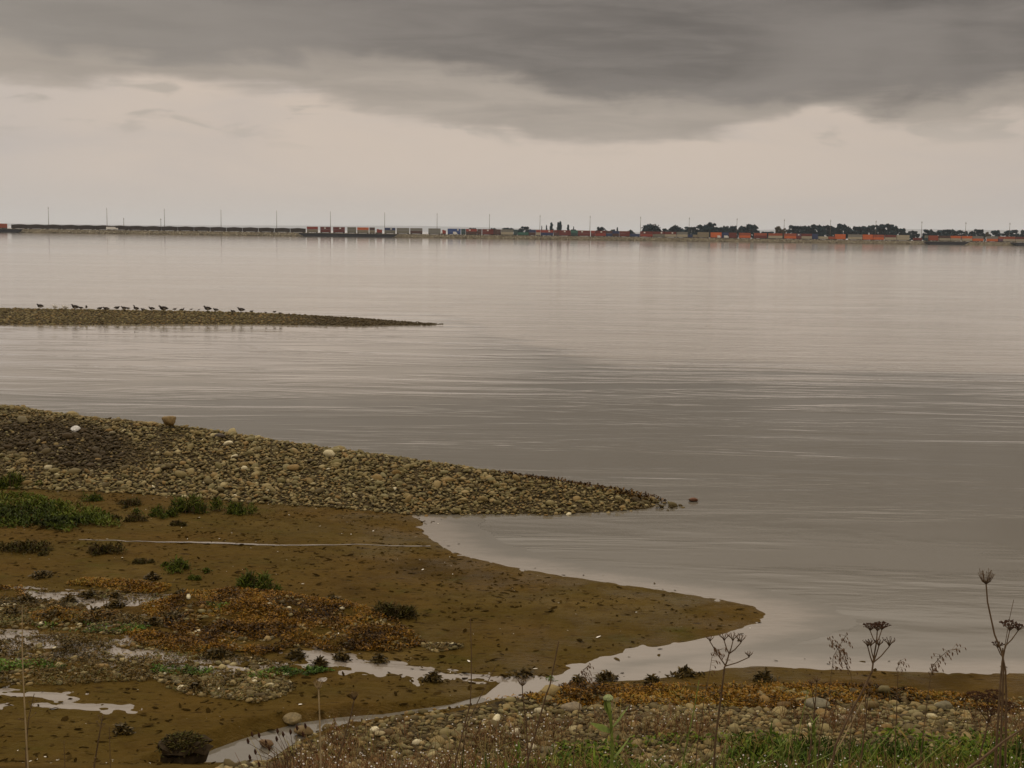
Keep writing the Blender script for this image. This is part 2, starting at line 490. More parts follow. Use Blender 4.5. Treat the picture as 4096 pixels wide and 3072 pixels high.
STONE_TINT = (1.08, 1.02, 0.80)
STONE_RAMP = [(0.0, (0.050, 0.036, 0.018)), (0.16, (0.115, 0.092, 0.045)), (0.32, (0.155, 0.136, 0.068)), (0.48, (0.21, 0.155, 0.074)), (0.60, (0.17, 0.155, 0.088)),
              (0.74, (0.245, 0.20, 0.108)), (0.86, (0.20, 0.125, 0.048)), (0.96, (0.33, 0.29, 0.18)), (1.0, (0.62, 0.58, 0.48))]
def stone_mat(name, obj_random, gain=1.0):
    m, t, b = new_mat(name)
    if obj_random:
        rn = t.n('ShaderNodeObjectInfo').outputs['Random']
        dk = t.n('ShaderNodeSeparateColor', ins={0: t.n('ShaderNodeObjectInfo').outputs['Color']}).outputs[0]
    else:
        rn = t.n('ShaderNodeAttribute', attribute_name='rnd').outputs['Fac']
        dk = t.n('ShaderNodeAttribute', attribute_name='algae').outputs['Fac']
    P = t.n('ShaderNodeNewGeometry').outputs['Position']
    col = t.ramp(rn, [(p, tuple(x * gain * k for x, k in zip(c, STONE_TINT))) for p, c in STONE_RAMP])
    n = t.noise(P, 22.0, 5)
    col = t.mix(t.smooth(n, 0.45, 0.75, 0.0, 0.35), col, rgb((0.075, 0.050, 0.016)))
    big = t.noise(P, 0.55, 3)
    col = t.mix(t.smooth(big, 0.45, 0.72, 0.0, 0.22), col, rgb((0.12, 0.105, 0.030)))
    if dk is not None:
        col = t.mix(dk, col, rgb((0.045, 0.030, 0.012)))
    t.put(b, 'Base Color', col)
    t.put(b, 'Roughness', 0.75); t.put(b, 'Specular IOR Level', 0.15)
    bump = t.n('ShaderNodeBump', ins={'Strength': 0.35, 'Distance': 0.02, 'Height': n})
    t.put(b, 'Normal', bump)
    return m
M_STONE_OBJ = stone_mat('stone_single', True)
M_STONE = stone_mat('stone_heap', False)

# mud: fine silt with ripples, dents with their shade painted in, and damp patches
M_MUD, t, b = new_mat('mud')
P = t.n('ShaderNodeNewGeometry').outputs['Position']
big = t.noise(t.mapping(P, (0.20, 0.35, 0.2)), 1.0, 4)
fin = t.noise(P, 3.0, 6, 0.62)
sp = t.noise(t.mapping(P, (2.2, 7.0, 2.0)), 1.6, 4, 0.6)
col = t.ramp(big, [(0.28, (0.056, 0.033, 0.0055)), (0.42, (0.100, 0.059, 0.0115)), (0.55, (0.083, 0.054, 0.0100)), (0.72, (0.122, 0.078, 0.0190))])
col = t.mix(t.smooth(fin, 0.40, 0.72, 0, 0.5), col, rgb((0.050, 0.027, 0.004)))
col = t.mix(t.smooth(sp, 0.60, 0.68, 0, 0.75), col, rgb((0.024, 0.012, 0.002)))  # dark dashes put the shade of small dents into the colour
film = t.noise(t.mapping(P, (0.55, 0.8, 1), loc=(4, 2, 0)), 1.0, 6, 0.65)
col = t.mix(t.smooth(film, 0.55, 0.75, 0, 0.6), col, rgb((0.052, 0.052, 0.006)))
t.put(b, 'Base Color', col)
pz_ = t.n('ShaderNodeSeparateXYZ', ins={0: P}).outputs[2]
wet = t.math('MULTIPLY', t.smooth(pz_, 0.015, 0.16, 1.0, 0.0), t.smooth(t.noise(P, 0.9, 4), 0.35, 0.65))
t.put(b, 'Roughness', t.math('MULTIPLY_ADD', wet, -0.42, 0.80)); t.put(b, 'Specular IOR Level', t.math('MULTIPLY_ADD', wet, 0.02, 0.03))
fine_ = t.noise(t.mapping(P, (9, 14, 9)), 1.0, 5, 0.7)
hgt = t.math('MULTIPLY_ADD', fine_, 0.45, t.math('MULTIPLY_ADD', sp, -0.6, fin))
t.put(b, 'Normal', t.n('ShaderNodeBump', ins={'Strength': 1.0, 'Distance': 0.09, 'Height': hgt}))

# gravel bed under the cobbles
M_BED, t, b = new_mat('gravel_bed')
P = t.n('ShaderNodeNewGeometry').outputs['Position']
vo = t.n('ShaderNodeTexVoronoi', ins={'Vector': P, 'Scale': 14.0})
col = t.mix(t.n('ShaderNodeSeparateColor', ins={0: vo.outputs['Color']}).outputs[0], rgb((0.018, 0.012, 0.004)), rgb((0.085, 0.060, 0.022)))
t.put(b, 'Base Color', col); t.put(b, 'Roughness', 0.9); t.put(b, 'Specular IOR Level', 0.1)
t.put(b, 'Normal', t.n('ShaderNodeBump', ins={'Strength': 0.8, 'Distance': 0.04, 'Height': t.math('MULTIPLY', vo.outputs['Distance'], -1.0)}))

WIND_ROUGH = 0.075
# tidal water: silty, with wind ripples that come and go in patches
M_WATER, t, b = new_mat('tidal_water')
P = t.n('ShaderNodeNewGeometry').outputs['Position']
px_, py_, pz_ = t.n('ShaderNodeSeparateXYZ', ins={0: P}).outputs
t.put(b, 'Base Color', rgb((0.134, 0.118, 0.090)))
t.put(b, 'IOR', 1.333)
# a breeze ripples the open bay; the lee behind the spits lies calm. The front between them is ragged
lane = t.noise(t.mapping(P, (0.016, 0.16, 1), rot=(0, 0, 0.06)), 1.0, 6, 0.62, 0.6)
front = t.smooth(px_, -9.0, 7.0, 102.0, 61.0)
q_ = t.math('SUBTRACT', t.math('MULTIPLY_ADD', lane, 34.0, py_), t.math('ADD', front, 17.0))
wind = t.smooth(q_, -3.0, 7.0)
far_lane = t.noise(t.mapping(P, (0.0022, 0.016, 1)), 1.0, 6, 0.65, 0.5)
slick = t.smooth(py_, 420.0, 800.0)
gust = t.math('MULTIPLY', wind, t.smooth(t.math('ADD', lane, far_lane), 0.80, 1.20, 0.55, 1.0))
gust = t.math('MULTIPLY', gust, t.math('MULTIPLY_ADD', slick, -0.45, 1.0))
lee_sheen = t.smooth(t.math('MULTIPLY_ADD', lane, 16.0, py_), 52.0, 66.0)
lee_sheen = t.math('MULTIPLY', lee_sheen, t.smooth(px_, 3.0, -6.0, 0.0, 0.60))  # calm water at left also gets sky sheen painted into its base
t.put(b, 'Base Color', t.mix(t.math('MAXIMUM', wind, lee_sheen), rgb((0.134, 0.118, 0.090)), rgb((0.30, 0.262, 0.215))))  # paler base of the open water paints in the bright sky reflection
t.put(b, 'Roughness', t.math('MULTIPLY_ADD', gust, WIND_ROUGH, 0.045))
t.put(b, 'Specular IOR Level', 0.5)
w1 = t.noise(t.mapping(P, (0.55, 2.2, 1), rot=(0, 0, 0.10)), 1.0, 3, 0.55, 0.5)
w2 = t.noise(t.mapping(P, (3.2, 8.0, 1), rot=(0, 0, -0.08)), 1.0, 3, 0.6, 0.3)
near = t.noise(t.mapping(P, (0.07, 0.30, 1), rot=(0, 0, 0.15)), 1.0, 4, 0.6, 0.5)
w5 = t.noise(t.mapping(P, (0.035, 0.38, 1), rot=(0, 0, 0.07)), 1.0, 5, 0.62, 0.6)
h = t.math('MULTIPLY_ADD', w5, 3.0, t.math('MULTIPLY_ADD', w2, 0.30, w1))
amt = t.math('ADD', t.math('MULTIPLY', wind, 0.20), t.smooth(near, 0.40, 0.65, 0.03, 0.22))
amt = t.math('MULTIPLY', amt, t.smooth(py_, 80.0, 380.0, 1.0, 0.03))
t.put(b, 'Normal', t.n('ShaderNodeBump', ins={'Strength': 1.0, 'Distance': 0.035, 'Height': t.math('MULTIPLY', h, amt)}))
M_FILM, t, b = new_mat('shallow_water')
P = t.n('ShaderNodeNewGeometry').outputs['Position']
t.put(b, 'Base Color', rgb((0.21, 0.175, 0.135))); t.put(b, 'Roughness', 0.09); t.put(b, 'IOR', 1.333); t.put(b, 'Specular IOR Level', 0.9)
t.put(b, 'Normal', t.n('ShaderNodeBump', ins={'Strength': 0.5, 'Distance': 0.01, 'Height': t.noise(t.mapping(P, (3, 9, 1)), 1.5, 4)}))

M_SHALLOW, t, b = new_mat('lapping_shallows')
P = t.n('ShaderNodeNewGeometry').outputs['Position']
sh = t.n('ShaderNodeAttribute', attribute_name='shore').outputs['Fac']
nz = t.noise(t.mapping(P, (0.8, 2.4, 1)), 1.0, 5, 0.6)
k_ = t.smooth(t.math('ADD', sh, t.math('MULTIPLY_ADD', nz, 0.9, -0.45)), 0.15, 0.85)
t.put(b, 'Base Color', t.mix(k_, rgb((0.134, 0.118, 0.090)), rgb((0.215, 0.182, 0.142))))
t.put(b, 'Roughness', 0.045); t.put(b, 'IOR', 1.333); t.put(b, 'Specular IOR Level', t.smooth(k_, 0, 1, 0.5, 0.85))
t.put(b, 'Normal', t.n('ShaderNodeBump', ins={'Strength': 0.4, 'Distance': 0.008, 'Height': t.math('MULTIPLY', sh, t.noise(t.mapping(P, (3, 9, 1)), 1.2, 4))}))

def leaf_mat(name, stops, rough=0.7, spec=0.08):
    m, t, b = new_mat(name)
    rn = t.n('ShaderNodeAttribute', attribute_name='rnd').outputs['Fac']
    col = t.ramp(rn, stops)
    t.put(b, 'Base Color', col)
    t.put(b, 'Roughness', rough); t.put(b, 'Specular IOR Level', spec)
    return m
M_WEED = leaf_mat('rockweed', [(0.0, (0.016, 0.008, 0.002)), (0.30, (0.070, 0.034, 0.004)), (0.55, (0.165, 0.080, 0.008)), (0.8, (0.29, 0.140, 0.012)), (1.0, (0.20, 0.14, 0.02))], 0.45)
M_WEED_OLIVE = leaf_mat('rockweed_olive', [(0.0, (0.030, 0.022, 0.008)), (0.4, (0.085, 0.060, 0.018)), (0.75, (0.16, 0.095, 0.022)), (1.0, (0.14, 0.13, 0.04))], 0.45)
M_ALGAE = leaf_mat('green_algae', [(0.0, (0.03, 0.05, 0.008)), (0.5, (0.07, 0.13, 0.015)), (1.0, (0.15, 0.24, 0.03))], 0.5)
M_GRASS = leaf_mat('grass_blades', [(0.0, (0.020, 0.030, 0.004)), (0.4, (0.050, 0.086, 0.007)), (0.7, (0.105, 0.150, 0.012)), (0.86, (0.20, 0.18, 0.03)), (1.0, (0.20, 0.12, 0.04))])
M_MARSH = leaf_mat('marsh_leaves', [(0.0, (0.014, 0.019, 0.003)), (0.4, (0.048, 0.064, 0.007)), (0.7, (0.094, 0.118, 0.012)), (0.85, (0.13, 0.125, 0.022)), (1.0, (0.15, 0.095, 0.03))])
M_MARSH_DRY = leaf_mat('marsh_leaves_dry', [(0.0, (0.020, 0.014, 0.004)), (0.5, (0.060, 0.042, 0.010)), (0.85, (0.070, 0.070, 0.014)), (1.0, (0.13, 0.085, 0.03))])
M_DRYWEED = leaf_mat('dry_weed', [(0.0, (0.07, 0.035, 0.014)), (0.5, (0.17, 0.075, 0.03)), (0.85, (0.24, 0.14, 0.06)), (1.0, (0.12, 0.12, 0.035))])
M_BIT = leaf_mat('litter_and_dent_shade', [(0.0, (0.018, 0.011, 0.003)), (0.6, (0.038, 0.023, 0.006)), (0.93, (0.075, 0.05, 0.015)), (0.95, (0.7, 0.64, 0.52)), (1.0, (0.8, 0.75, 0.65))], 0.9, 0.0)
M_STRAW = leaf_mat('straw', [(0.5, (0.10, 0.06, 0.025)), (0.8, (0.24, 0.17, 0.07)), (1.0, (0.22, 0.21, 0.05))])
M_STEM = plain('dry_stem', (0.115, 0.072, 0.036), 0.8, 0.2, 0.35, 30)
M_STEM_PALE = plain('pale_stem', (0.34, 0.25, 0.13), 0.8, 0.2, 0.3, 20)
M_HEAD = plain('seed_head', (0.055, 0.026, 0.014), 0.9, 0.1, 0.5, 90)
M_HEAD_TAN = plain('tan_seed_head', (0.15, 0.085, 0.045), 0.9, 0.1, 0.5, 90)
M_GREEN = plain('green_stalk', (0.15, 0.19, 0.03), 0.6, 0.3, 0.35, 40)
M_BUD = plain('pale_green_bud', (0.32, 0.36, 0.16), 0.7, 0.2, 0.4, 120)
M_DROP = plain('white_seed', (0.75, 0.70, 0.62), 0.4, 0.4, 0.1, 10)

# ------------------------------------------------------------------ ground sheet
S1 = spit1(GX, GY); S2 = spit2(GX, GY)
_, CB, BD = z_bank(GX, GY)
ix = np.arange(NC * NR).reshape(NR, NC)
quads = np.stack([ix[:-1, :-1], ix[:-1, 1:], ix[1:, 1:], ix[1:, :-1]], -1).reshape(-1, 4)
bank_edge = np.where(GX > 2.2, 2.2, 0.25)       # on the right a strip of mud lies before the stones
is1 = (S1 > ZB - 1e-6) & (GY < 70)
is2 = (S2 > ZB - 1e-6) & (GY > 60)
isb = (BD > np.interp(GX, [-6, 0.5, 3.0, 9], [0.15, 0.25, 1.3, 1.6])) | ((CB > ZB - 0.02) & (GX > -1.2))
isb &= ~(is1 | is2)
zone = np.where(is1, 1, np.where(is2, 2, np.where(isb, 3, 0)))
zq = zone[quads].max(1)
keep = GZ[quads].max(1) > -0.22
VG = np.stack([GX, GY, GZ], 1)
def sub_mesh(name, fsel, mat, V=VG, smooth=True):
    q = quads[fsel]
    used, inv = np.unique(q, return_inverse=True)
    return mesh_np(name, V[used], inv.reshape(-1, 4), mat, smooth)
mudflat = link('mudflat', sub_mesh('mudflat', keep & (zq == 0), M_MUD), kind='structure')
gravel_spit = link('gravel_spit', sub_mesh('gravel_spit', keep & (zq == 1), M_BED), kind='structure')
gravel_bar = link('gravel_bar', sub_mesh('gravel_bar', keep & (zq == 2), M_BED), kind='structure')
cobble_bank = link('cobble_bank', sub_mesh('cobble_bank', keep & (zq == 3), M_BED), kind='structure')

# water to the horizon
wv = np.array([[-60000, -40, 0], [60000, -40, 0], [60000, 90000, 0], [-60000, 90000, 0]], float)
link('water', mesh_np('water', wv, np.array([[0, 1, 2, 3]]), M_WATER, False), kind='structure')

# shallow run-off and pools lying on the mud
for nm, P in zip(POOL_NAMES, pools_w):
    s = sdf(GX, GY, P, 1.5)
    zf = ZB + 0.013 * np.clip(s / 0.25, -4, 1) - (0.001 if P is pools_w[0] else 0.002)
    Vp = np.stack([GX, GY, zf], 1)
    sel = (s[quads].max(1) > -0.7)
    link(nm, sub_mesh(nm, sel, M_FILM, Vp), kind='structure')
# glassy shallows where the tide laps over the mud
dl = np.full(GX.shape, -9.0)
kk = (GY < 45) & (GY > 13)
dl[kk] = sdf(GX[kk], GY[kk], land)
lim = 1.2 + 2.2 * np.clip(fbm(GX * 0.35, GY * 0.6, 131, 4) + 0.12, 0, 1)
sel = (dl[quads].min(1) > -lim[quads].mean(1)) & (dl[quads].max(1) < 1.0) & (zq == 0) & (GX[quads].max(1) > -7)
shm = sub_mesh('shallows', sel, M_SHALLOW, np.stack([GX, GY, np.full(GX.shape, 0.001)], 1))
at_ = shm.attributes.new('shore', 'FLOAT', 'POINT')
at_.data.foreach_set('value', np.clip(1 + dl / lim, 0, 1)[np.unique(quads[sel])].astype(np.float32))
link('shallows', shm, kind='structure')
# the thread of water along the foot of the flat
LINE = [(170, 1166), (210, 1167), (260, 1168), (330, 1169), (420, 1172), (500, 1175), (560, 1177), (640, 1179), (720, 1178), (770, 1176), (810, 1178), (860, 1180), (930, 1180)]
L = np.array(hits(LINE))
tt = np.linspace(0, len(L) - 1, 260)
lx, ly = np.interp(tt, np.arange(len(L)), L[:, 0]), np.interp(tt, np.arange(len(L)), L[:, 1])
ly = ly + 0.10 * fbm(lx * 1.3, ly * 0, 41, 3)
hw = 0.034 + 0.10 * np.clip(fbm(lx * 0.9, ly * 0 + 3, 44, 4), -0.20, 0.4)
V = []
for k in range(len(tt)):
    for s in (-1, 1):
        V.append((lx[k], ly[k] + s * max(hw[k], 0.006), float(0)))
V = np.array(V)
V[:, 2] = np.repeat(np.maximum(z_ground(lx, ly), np.maximum(z_ground(lx, ly - 0.04), z_ground(lx, ly + 0.04))), 2) + 0.006
fq = np.array([[2 * k, 2 * k + 2, 2 * k + 3, 2 * k + 1] for k in range(len(tt) - 1) if hw[k] > 0.012])
link('rivulet', mesh_np('rivulet', V, fq, M_FILM, True), kind='structure')

# ------------------------------------------------------------------ stones
def octa_sphere():
    v = [(1, 0, 0), (-1, 0, 0), (0, 1, 0), (0, -1, 0), (0, 0, 1), (0, 0, -1)]
    f = [(0, 2, 4), (2, 1, 4), (1, 3, 4), (3, 0, 4), (2, 0, 5), (1, 2, 5), (3, 1, 5), (0, 3, 5)]
    v = [np.array(p, float) for p in v]; out = []; cache = {}
    def midp(a, b):
        k = (min(a, b), max(a, b))
        if k not in cache:
            p = v[a] + v[b]; v.append(p / np.linalg.norm(p)); cache[k] = len(v) - 1
        return cache[k]
    for a, b, c2 in f:
        ab, bc, ca = midp(a, b), midp(b, c2), midp(c2, a)
        out += [(a, ab, ca), (ab, b, bc), (ca, bc, c2), (ab, bc, ca)]
    return np.array(v), np.array(out)
def ico1():
    p = (1 + 5 ** 0.5) / 2
    v = [(-1, p, 0), (1, p, 0), (-1, -p, 0), (1, -p, 0), (0, -1, p), (0, 1, p), (0, -1, -p), (0, 1, -p), (p, 0, -1), (p, 0, 1), (-p, 0, -1), (-p, 0, 1)]
    f = [(0, 11, 5), (0, 5, 1), (0, 1, 7), (0, 7, 10), (0, 10, 11), (1, 5, 9), (5, 11, 4), (11, 10, 2), (10, 7, 6), (7, 1, 8), (3, 9, 4), (3, 4, 2), (3, 2, 6), (3, 6, 8), (3, 8, 9), (4, 9, 5), (2, 4, 11), (6, 2, 10), (8, 6, 7), (9, 8, 1)]
    v = [np.array(q, float) / math.sqrt(1 + p * p) for q in v]; out = []; cache = {}
    def midp(a, b):
        k = (min(a, b), max(a, b))
        if k not in cache:
            q = v[a] + v[b]; v.append(q / np.linalg.norm(q)); cache[k] = len(v) - 1
        return cache[k]
    for a, b, c2 in f:
        ab, bc, ca = midp(a, b), midp(b, c2), midp(c2, a)
        out += [(a, ab, ca), (ab, b, bc), (ca, bc, c2), (ab, bc, ca)]
    return np.array(v), np.array(out)
OCT, ICO = octa_sphere(), ico1()
def shape_stone(base, rng, flat=0.46):
    v = base[0].copy()
    q = rng.normal(size=(5, 3)); q /= np.linalg.norm(q, axis=1)[:, None]
    for d in q:                                   # planed faces, as worn cobbles have
        lim = rng.uniform(0.72, 0.95)
        h = v @ d
        v = v - np.outer(np.maximum(h - lim, 0) * 0.85, d)
    v *= 1 + 0.06 * rng.normal(size=(len(v), 1))
    v *= np.array([1.0, rng.uniform(0.52, 0.88), rng.uniform(flat - 0.12, flat + 0.14)])
    return v
PROTO = {}
for key, bs in (('o', OCT), ('i', ICO)):
    PROTO[key] = np.stack([shape_stone(bs, RNG) for _ in range(14)])
def rot_mats(n, tilt):
    a = RNG.uniform(0, 2 * math.pi, n); bx_ = RNG.normal(0, tilt, n); by_ = RNG.normal(0, tilt, n)
    ca, sa = np.cos(a), np.sin(a)
    Z = np.zeros((n, 3, 3)); Z[:, 0, 0] = ca; Z[:, 0, 1] = -sa; Z[:, 1, 0] = sa; Z[:, 1, 1] = ca; Z[:, 2, 2] = 1
    X = np.zeros((n, 3, 3)); X[:, 0, 0] = 1; X[:, 1, 1] = np.cos(bx_); X[:, 1, 2] = -np.sin(bx_); X[:, 2, 1] = np.sin(bx_); X[:, 2, 2] = np.cos(bx_)
    Y = np.zeros((n, 3, 3)); Y[:, 1, 1] = 1; Y[:, 0, 0] = np.cos(by_); Y[:, 0, 2] = np.sin(by_); Y[:, 2, 0] = -np.sin(by_); Y[:, 2, 2] = np.cos(by_)
    return X @ Y @ Z
def stone_heap(name, pts, size, parent, rnd, algae, key='o', tilt=0.22, mat=None, n_single=0, label=None):
    """the largest in view become single stones, the rest one mass"""
    n = len(pts)
    pick = RNG.integers(0, 14, n)
    Rm = rot_mats(n, tilt)
    single = np.zeros(n, bool)
    if n_single:
        X, Y, w = project(pts)
        ok = (X > 20) & (X < 4076) & (Y > 0) & (Y < 3050)
        score = np.where(ok, size / w, -1)
        single[np.argsort(-score)[:n_single]] = True
        meshes = [mesh_np('stone', PROTO['i'][k], ICO[1], M_STONE_OBJ, True) for k in range(14)]
        for i in np.nonzero(single)[0]:
            o = link('stone', meshes[pick[i]], parent)
            Mx = Matrix([list(Rm[i][r] * size[i]) + [pts[i][r]] for r in range(3)] + [[0, 0, 0, 1]])
            o.matrix_world = Mx
            o.color = (float(algae[i]), 0, 0, 1)
    rest = ~single
    bs = PROTO[key]; fc = OCT[1] if key == 'o' else ICO[1]
    V = np.einsum('nij,nkj->nki', Rm[rest], bs[pick[rest]]) * size[rest][:, None, None] + pts[rest][:, None, :]
    k = V.shape[1]
    Fc = (fc[None] + (np.arange(rest.sum()) * k)[:, None, None]).reshape(-1, 3)
    me = mesh_np(name, V.reshape(-1, 3), Fc, mat or M_STONE, True, {'rnd': np.repeat(rnd[rest], k), 'algae': np.repeat(algae[rest], k)})
    o = link(name, me, parent, kind='stuff')
    if label:
        o['label'] = label
    return o
def jitter_grid(x0, x1, y0, y1, p):
    xs = np.arange(x0, x1, p); ys = np.arange(y0, y1, p)
    X, Y = np.meshgrid(xs, ys)
    X = X.ravel() + RNG.uniform(-0.55, 0.55, X.size) * p; Y = Y.ravel() + RNG.uniform(-0.55, 0.55, Y.size) * p
    return X, Y
def in_view(X, Y, m=300):
    px = 2048 + F * X / Y
    return (px > -m) & (px < 4096 + m)
def tone(n):
    return np.clip(RNG.uniform(0, 0.97, n) + np.where(RNG.random(n) < 0.012, 0.2, 0), 0, 1)

# near spit
parts = []
for p, s0, s1, pr in ((0.10, 0.034, 0.064, 1.0), (0.22, 0.055, 0.10, 0.5), (0.8, 0.10, 0.155, 0.22)):
    X, Y = jitter_grid(-24, 8, 26, 52, p)
    k = in_view(X, Y) & (RNG.random(X.size) < pr)
    X, Y = X[k], Y[k]
    s = spit1(X, Y); zb = z_base(X, Y)
    # stones thin out towards the mud at the spit's foot
    mask = (s > zb - 0.03) & (s > 0.0)
    edge = (s > zb - 0.05) & (s > -0.04) & (RNG.random(X.size) < 0.25) & (p < 0.3)
    d, t_, side = poly_dist(X, Y, spit1.R, False)
    mask = (mask | edge) & ~((side > 0) & (d > 2.2))
    mask &= fbm(X * 1.1, Y * 1.1, 69, 4) > RNG.uniform(-0.55, -0.10, X.size)
    X, Y = X[mask], Y[mask]
    sz = RNG.uniform(s0, s1, X.size) * RNG.lognormal(0, 0.30, X.size) * (1 + 0.5 * fbm(X * 0.6, Y * 0.6, 67, 3))
    parts.append((X, Y, sz))
X = np.concatenate([a[0] for a in parts]); Y = np.concatenate([a[1] for a in parts]); SZ = np.concatenate([a[2] for a in parts])
Z = z_ground(X, Y) + SZ * 0.20 + RNG.uniform(0, 0.03, len(X))
px, py, _ = project(np.stack([X, Y, Z], 1))
px, py = px / K, py / K
alg = np.clip(1.15 - np.hypot((px - 110) / 210, (py - 955 - 0.16 * (px - 110)) / 52), 0, 1)
alg = np.clip(alg * 2.2 + 1.8 * fbm(X * 0.5, Y * 0.5, 61, 3), 0, 0.93) * (alg > 0)
alg = np.where((px > 1370) & (RNG.random(X.size) < 0.8), 0.6, alg)
print('spit stones', len(X))
stone_heap('cobbles', np.stack([X, Y, Z], 1), SZ, gravel_spit, tone(len(X)), alg * (RNG.random(len(X)) < 0.92), 'o', 0.34, None, 300)

# near bank
parts = []
for p, s0, s1, pr in ((0.085, 0.028, 0.054, 1.0), (0.16, 0.05, 0.085, 0.65), (0.5, 0.08, 0.135, 0.35)):
    X, Y = jitter_grid(-6, 11, 11.5, 21, p)
    k = in_view(X, Y, 350) & (RNG.random(X.size) < pr)
    X, Y = X[k], Y[k]
    _, cb, bd = z_bank(X, Y)
    ed = np.interp(X, [-6, 0.5, 3.0, 9], [0.15, 0.25, 1.3, 1.6]) + 0.35 * fbm(X * 1.2, Y * 1.2, 77, 3)
    mask = (bd > ed) | ((bd > ed - 0.3) & (RNG.random(X.size) < 0.2))
    thin = np.clip((Y - 12.2) / 1.6, 0.25, 1)
    mask &= RNG.random(X.size) < thin
    X, Y = X[mask], Y[mask]
    parts.append((X, Y, RNG.uniform(s0, s1, X.size) * RNG.lognormal(0, 0.2, X.size)))
X = np.concatenate([a[0] for a in parts]); Y = np.concatenate([a[1] for a in parts]); SZ = np.concatenate([a[2] for a in parts])
Z = z_ground(X, Y) + SZ * 0.18
print('bank stones', len(X))
stone_heap('cobbles', np.stack([X, Y, Z], 1), SZ, cobble_bank, tone(len(X)), np.where(RNG.random(len(X)) < 0.45, RNG.uniform(0.1, 0.75, len(X)), 0.0), 'o', 0.2, None, 300)

# far bar: too small to tell apart
parts = []
for p, s0, s1, pr in ((0.26, 0.08, 0.14, 0.95), (0.8, 0.13, 0.20, 0.5)):
    X, Y = jitter_grid(-46, 0, 80, 112, p)
    k = in_view(X, Y, 300) & (RNG.random(X.size) < pr)
    X, Y = X[k], Y[k]
    s = spit2(X, Y)
    d, t_, side = poly_dist(X, Y, spit2.R, False)
    mask = (s > -0.04) & ~((side > 0) & (d > 2.0))
    X, Y = X[mask], Y[mask]
    parts.append((X, Y, RNG.uniform(s0, s1, X.size)))
X = np.concatenate([a[0] for a in parts]); Y = np.concatenate([a[1] for a in parts]); SZ = np.concatenate([a[2] for a in parts])
Z = z_ground(X, Y) + SZ * 0.12
px, _, _ = project(np.stack([X, Y, Z], 1))
alg = np.clip((px / K - 560) / 200, 0.10, 0.75) + 0.3 * RNG.uniform(-0.3, 1, len(X))
print('bar stones', len(X))
stone_heap('cobbles', np.stack([X, Y, Z], 1), SZ, gravel_bar, tone(len(X)) * 0.9, np.clip(alg, 0, 0.9), 'o', 0.25)

# pebbles strewn in the seaweed on the flat
def in_polys(n, polys, dens=6500):
    out = []
    for P in polys:
        P = np.asarray(P)
        lo, hi = P[:, :2].min(0), P[:, :2].max(0)
        q = RNG.uniform(lo, hi, (int(min(n, dens * np.prod(hi - lo) + 50)), 2))
        out.append(q[inside(q[:, 0], q[:, 1], P)])
    return np.concatenate(out)
q = in_polys(900, [weedmix_w[0], weedmix_w[1], weedmix_w[3], weed_w[0]])
q2 = in_polys(700, [hits([(330, 1462), (620, 1470), (640, 1495), (560, 1518), (420, 1502)]), weedmix_w[2]])
q = np.concatenate([q, q2])
sz = RNG.uniform(0.02, 0.06, len(q)) * RNG.lognormal(0, 0.25, len(q))
pt = np.stack([q[:, 0], q[:, 1], z_ground(q[:, 0], q[:, 1]) + sz * 0.2], 1)
stone_heap('pebbles', pt, sz, mudflat, np.clip(tone(len(q)) + 0.05, 0, 1), np.where(RNG.random(len(q)) < 0.3, 0.6, 0), 'o', 0.2)

# single rocks that stand out
def crest(spit, ridge_px, px, forward):
    """a point on a spit's crest below photo column px, some way down its front"""
    w = np.interp(px, [q[0] for q in ridge_px], np.arange(len(ridge_px)))
    k = min(int(w), len(ridge_px) - 2)
    q = spit.R[k] * (1 - (w - k)) + spit.R[k + 1] * (w - k)
    x, y = q[0] * (1 - forward / q[1]), q[1] - forward
    return np.array([x, y, float(z_ground(np.array([x]), np.array([y]))[0])])
def rock(name, px, py, wpx, ratio, col, label, seed, flat=0.8, sink=0.25, depth=None, boxy=False, cat='boulder'):
    rng = np.random.default_rng(seed)
    p = hit(px, py) if depth is None else crest(spit1, RIDGE1, px, depth)
    if p[2] < 0:
        p = at_z(px, py, 0.0)
    scale = (wpx * K) * p[1] / F / 2
    v, fcs = ICO
    v = v.copy()
    # one more subdivision for a rounder rock
    vs = [x for x in v]; out = []; cache = {}
    for a, b2, c2 in fcs:
        ids = []
        for i, j in ((a, b2), (b2, c2), (c2, a)):
            kk = (min(i, j), max(i, j))
            if kk not in cache:
                m = vs[i] + vs[j]; vs.append(m / np.linalg.norm(m)); cache[kk] = len(vs) - 1
            ids.append(cache[kk])
        ab, bc, ca = ids
        out += [(a, ab, ca), (ab, b2, bc), (ca, bc, c2), (ab, bc, ca)]
    v = np.array(vs)
    d = rng.normal(size=(9, 3)); d /= np.linalg.norm(d, axis=1)[:, None]
    for k in d:
        h = v @ k
        v = v - np.outer(np.maximum(h - rng.uniform(0.55, 0.8), 0) * (0.95 if boxy else 0.7), k)
    v += 0.02 * rng.normal(size=v.shape)
    v *= np.array([1, 0.85, ratio]) * scale
    m = plain(name, col, 0.7, 0.3, 0.35, 9 / max(scale, 0.1) * 0.4)
    me = mesh_np(name, v, np.array(out), m, not boxy)
    p = p + np.array([0, 0, scale * ratio * (1 - sink)])
    o = link(name, me, label=label, cat=cat, loc=tuple(p))
    o.rotation_euler = (0, 0, rng.uniform(-0.4, 0.4))
    return o
rock('boulder', 367, 925, 38, 0.70, (0.19, 0.125, 0.045), 'large rounded tan boulder sitting on the crest of the near gravel spit', 3, sink=-0.30, depth=0.10)
rock('stone_block', 163, 934, 23, 0.75, (0.62, 0.60, 0.54), 'angular white rock among dark stones near the left end of the spit', 5, boxy=True, cat='rock')
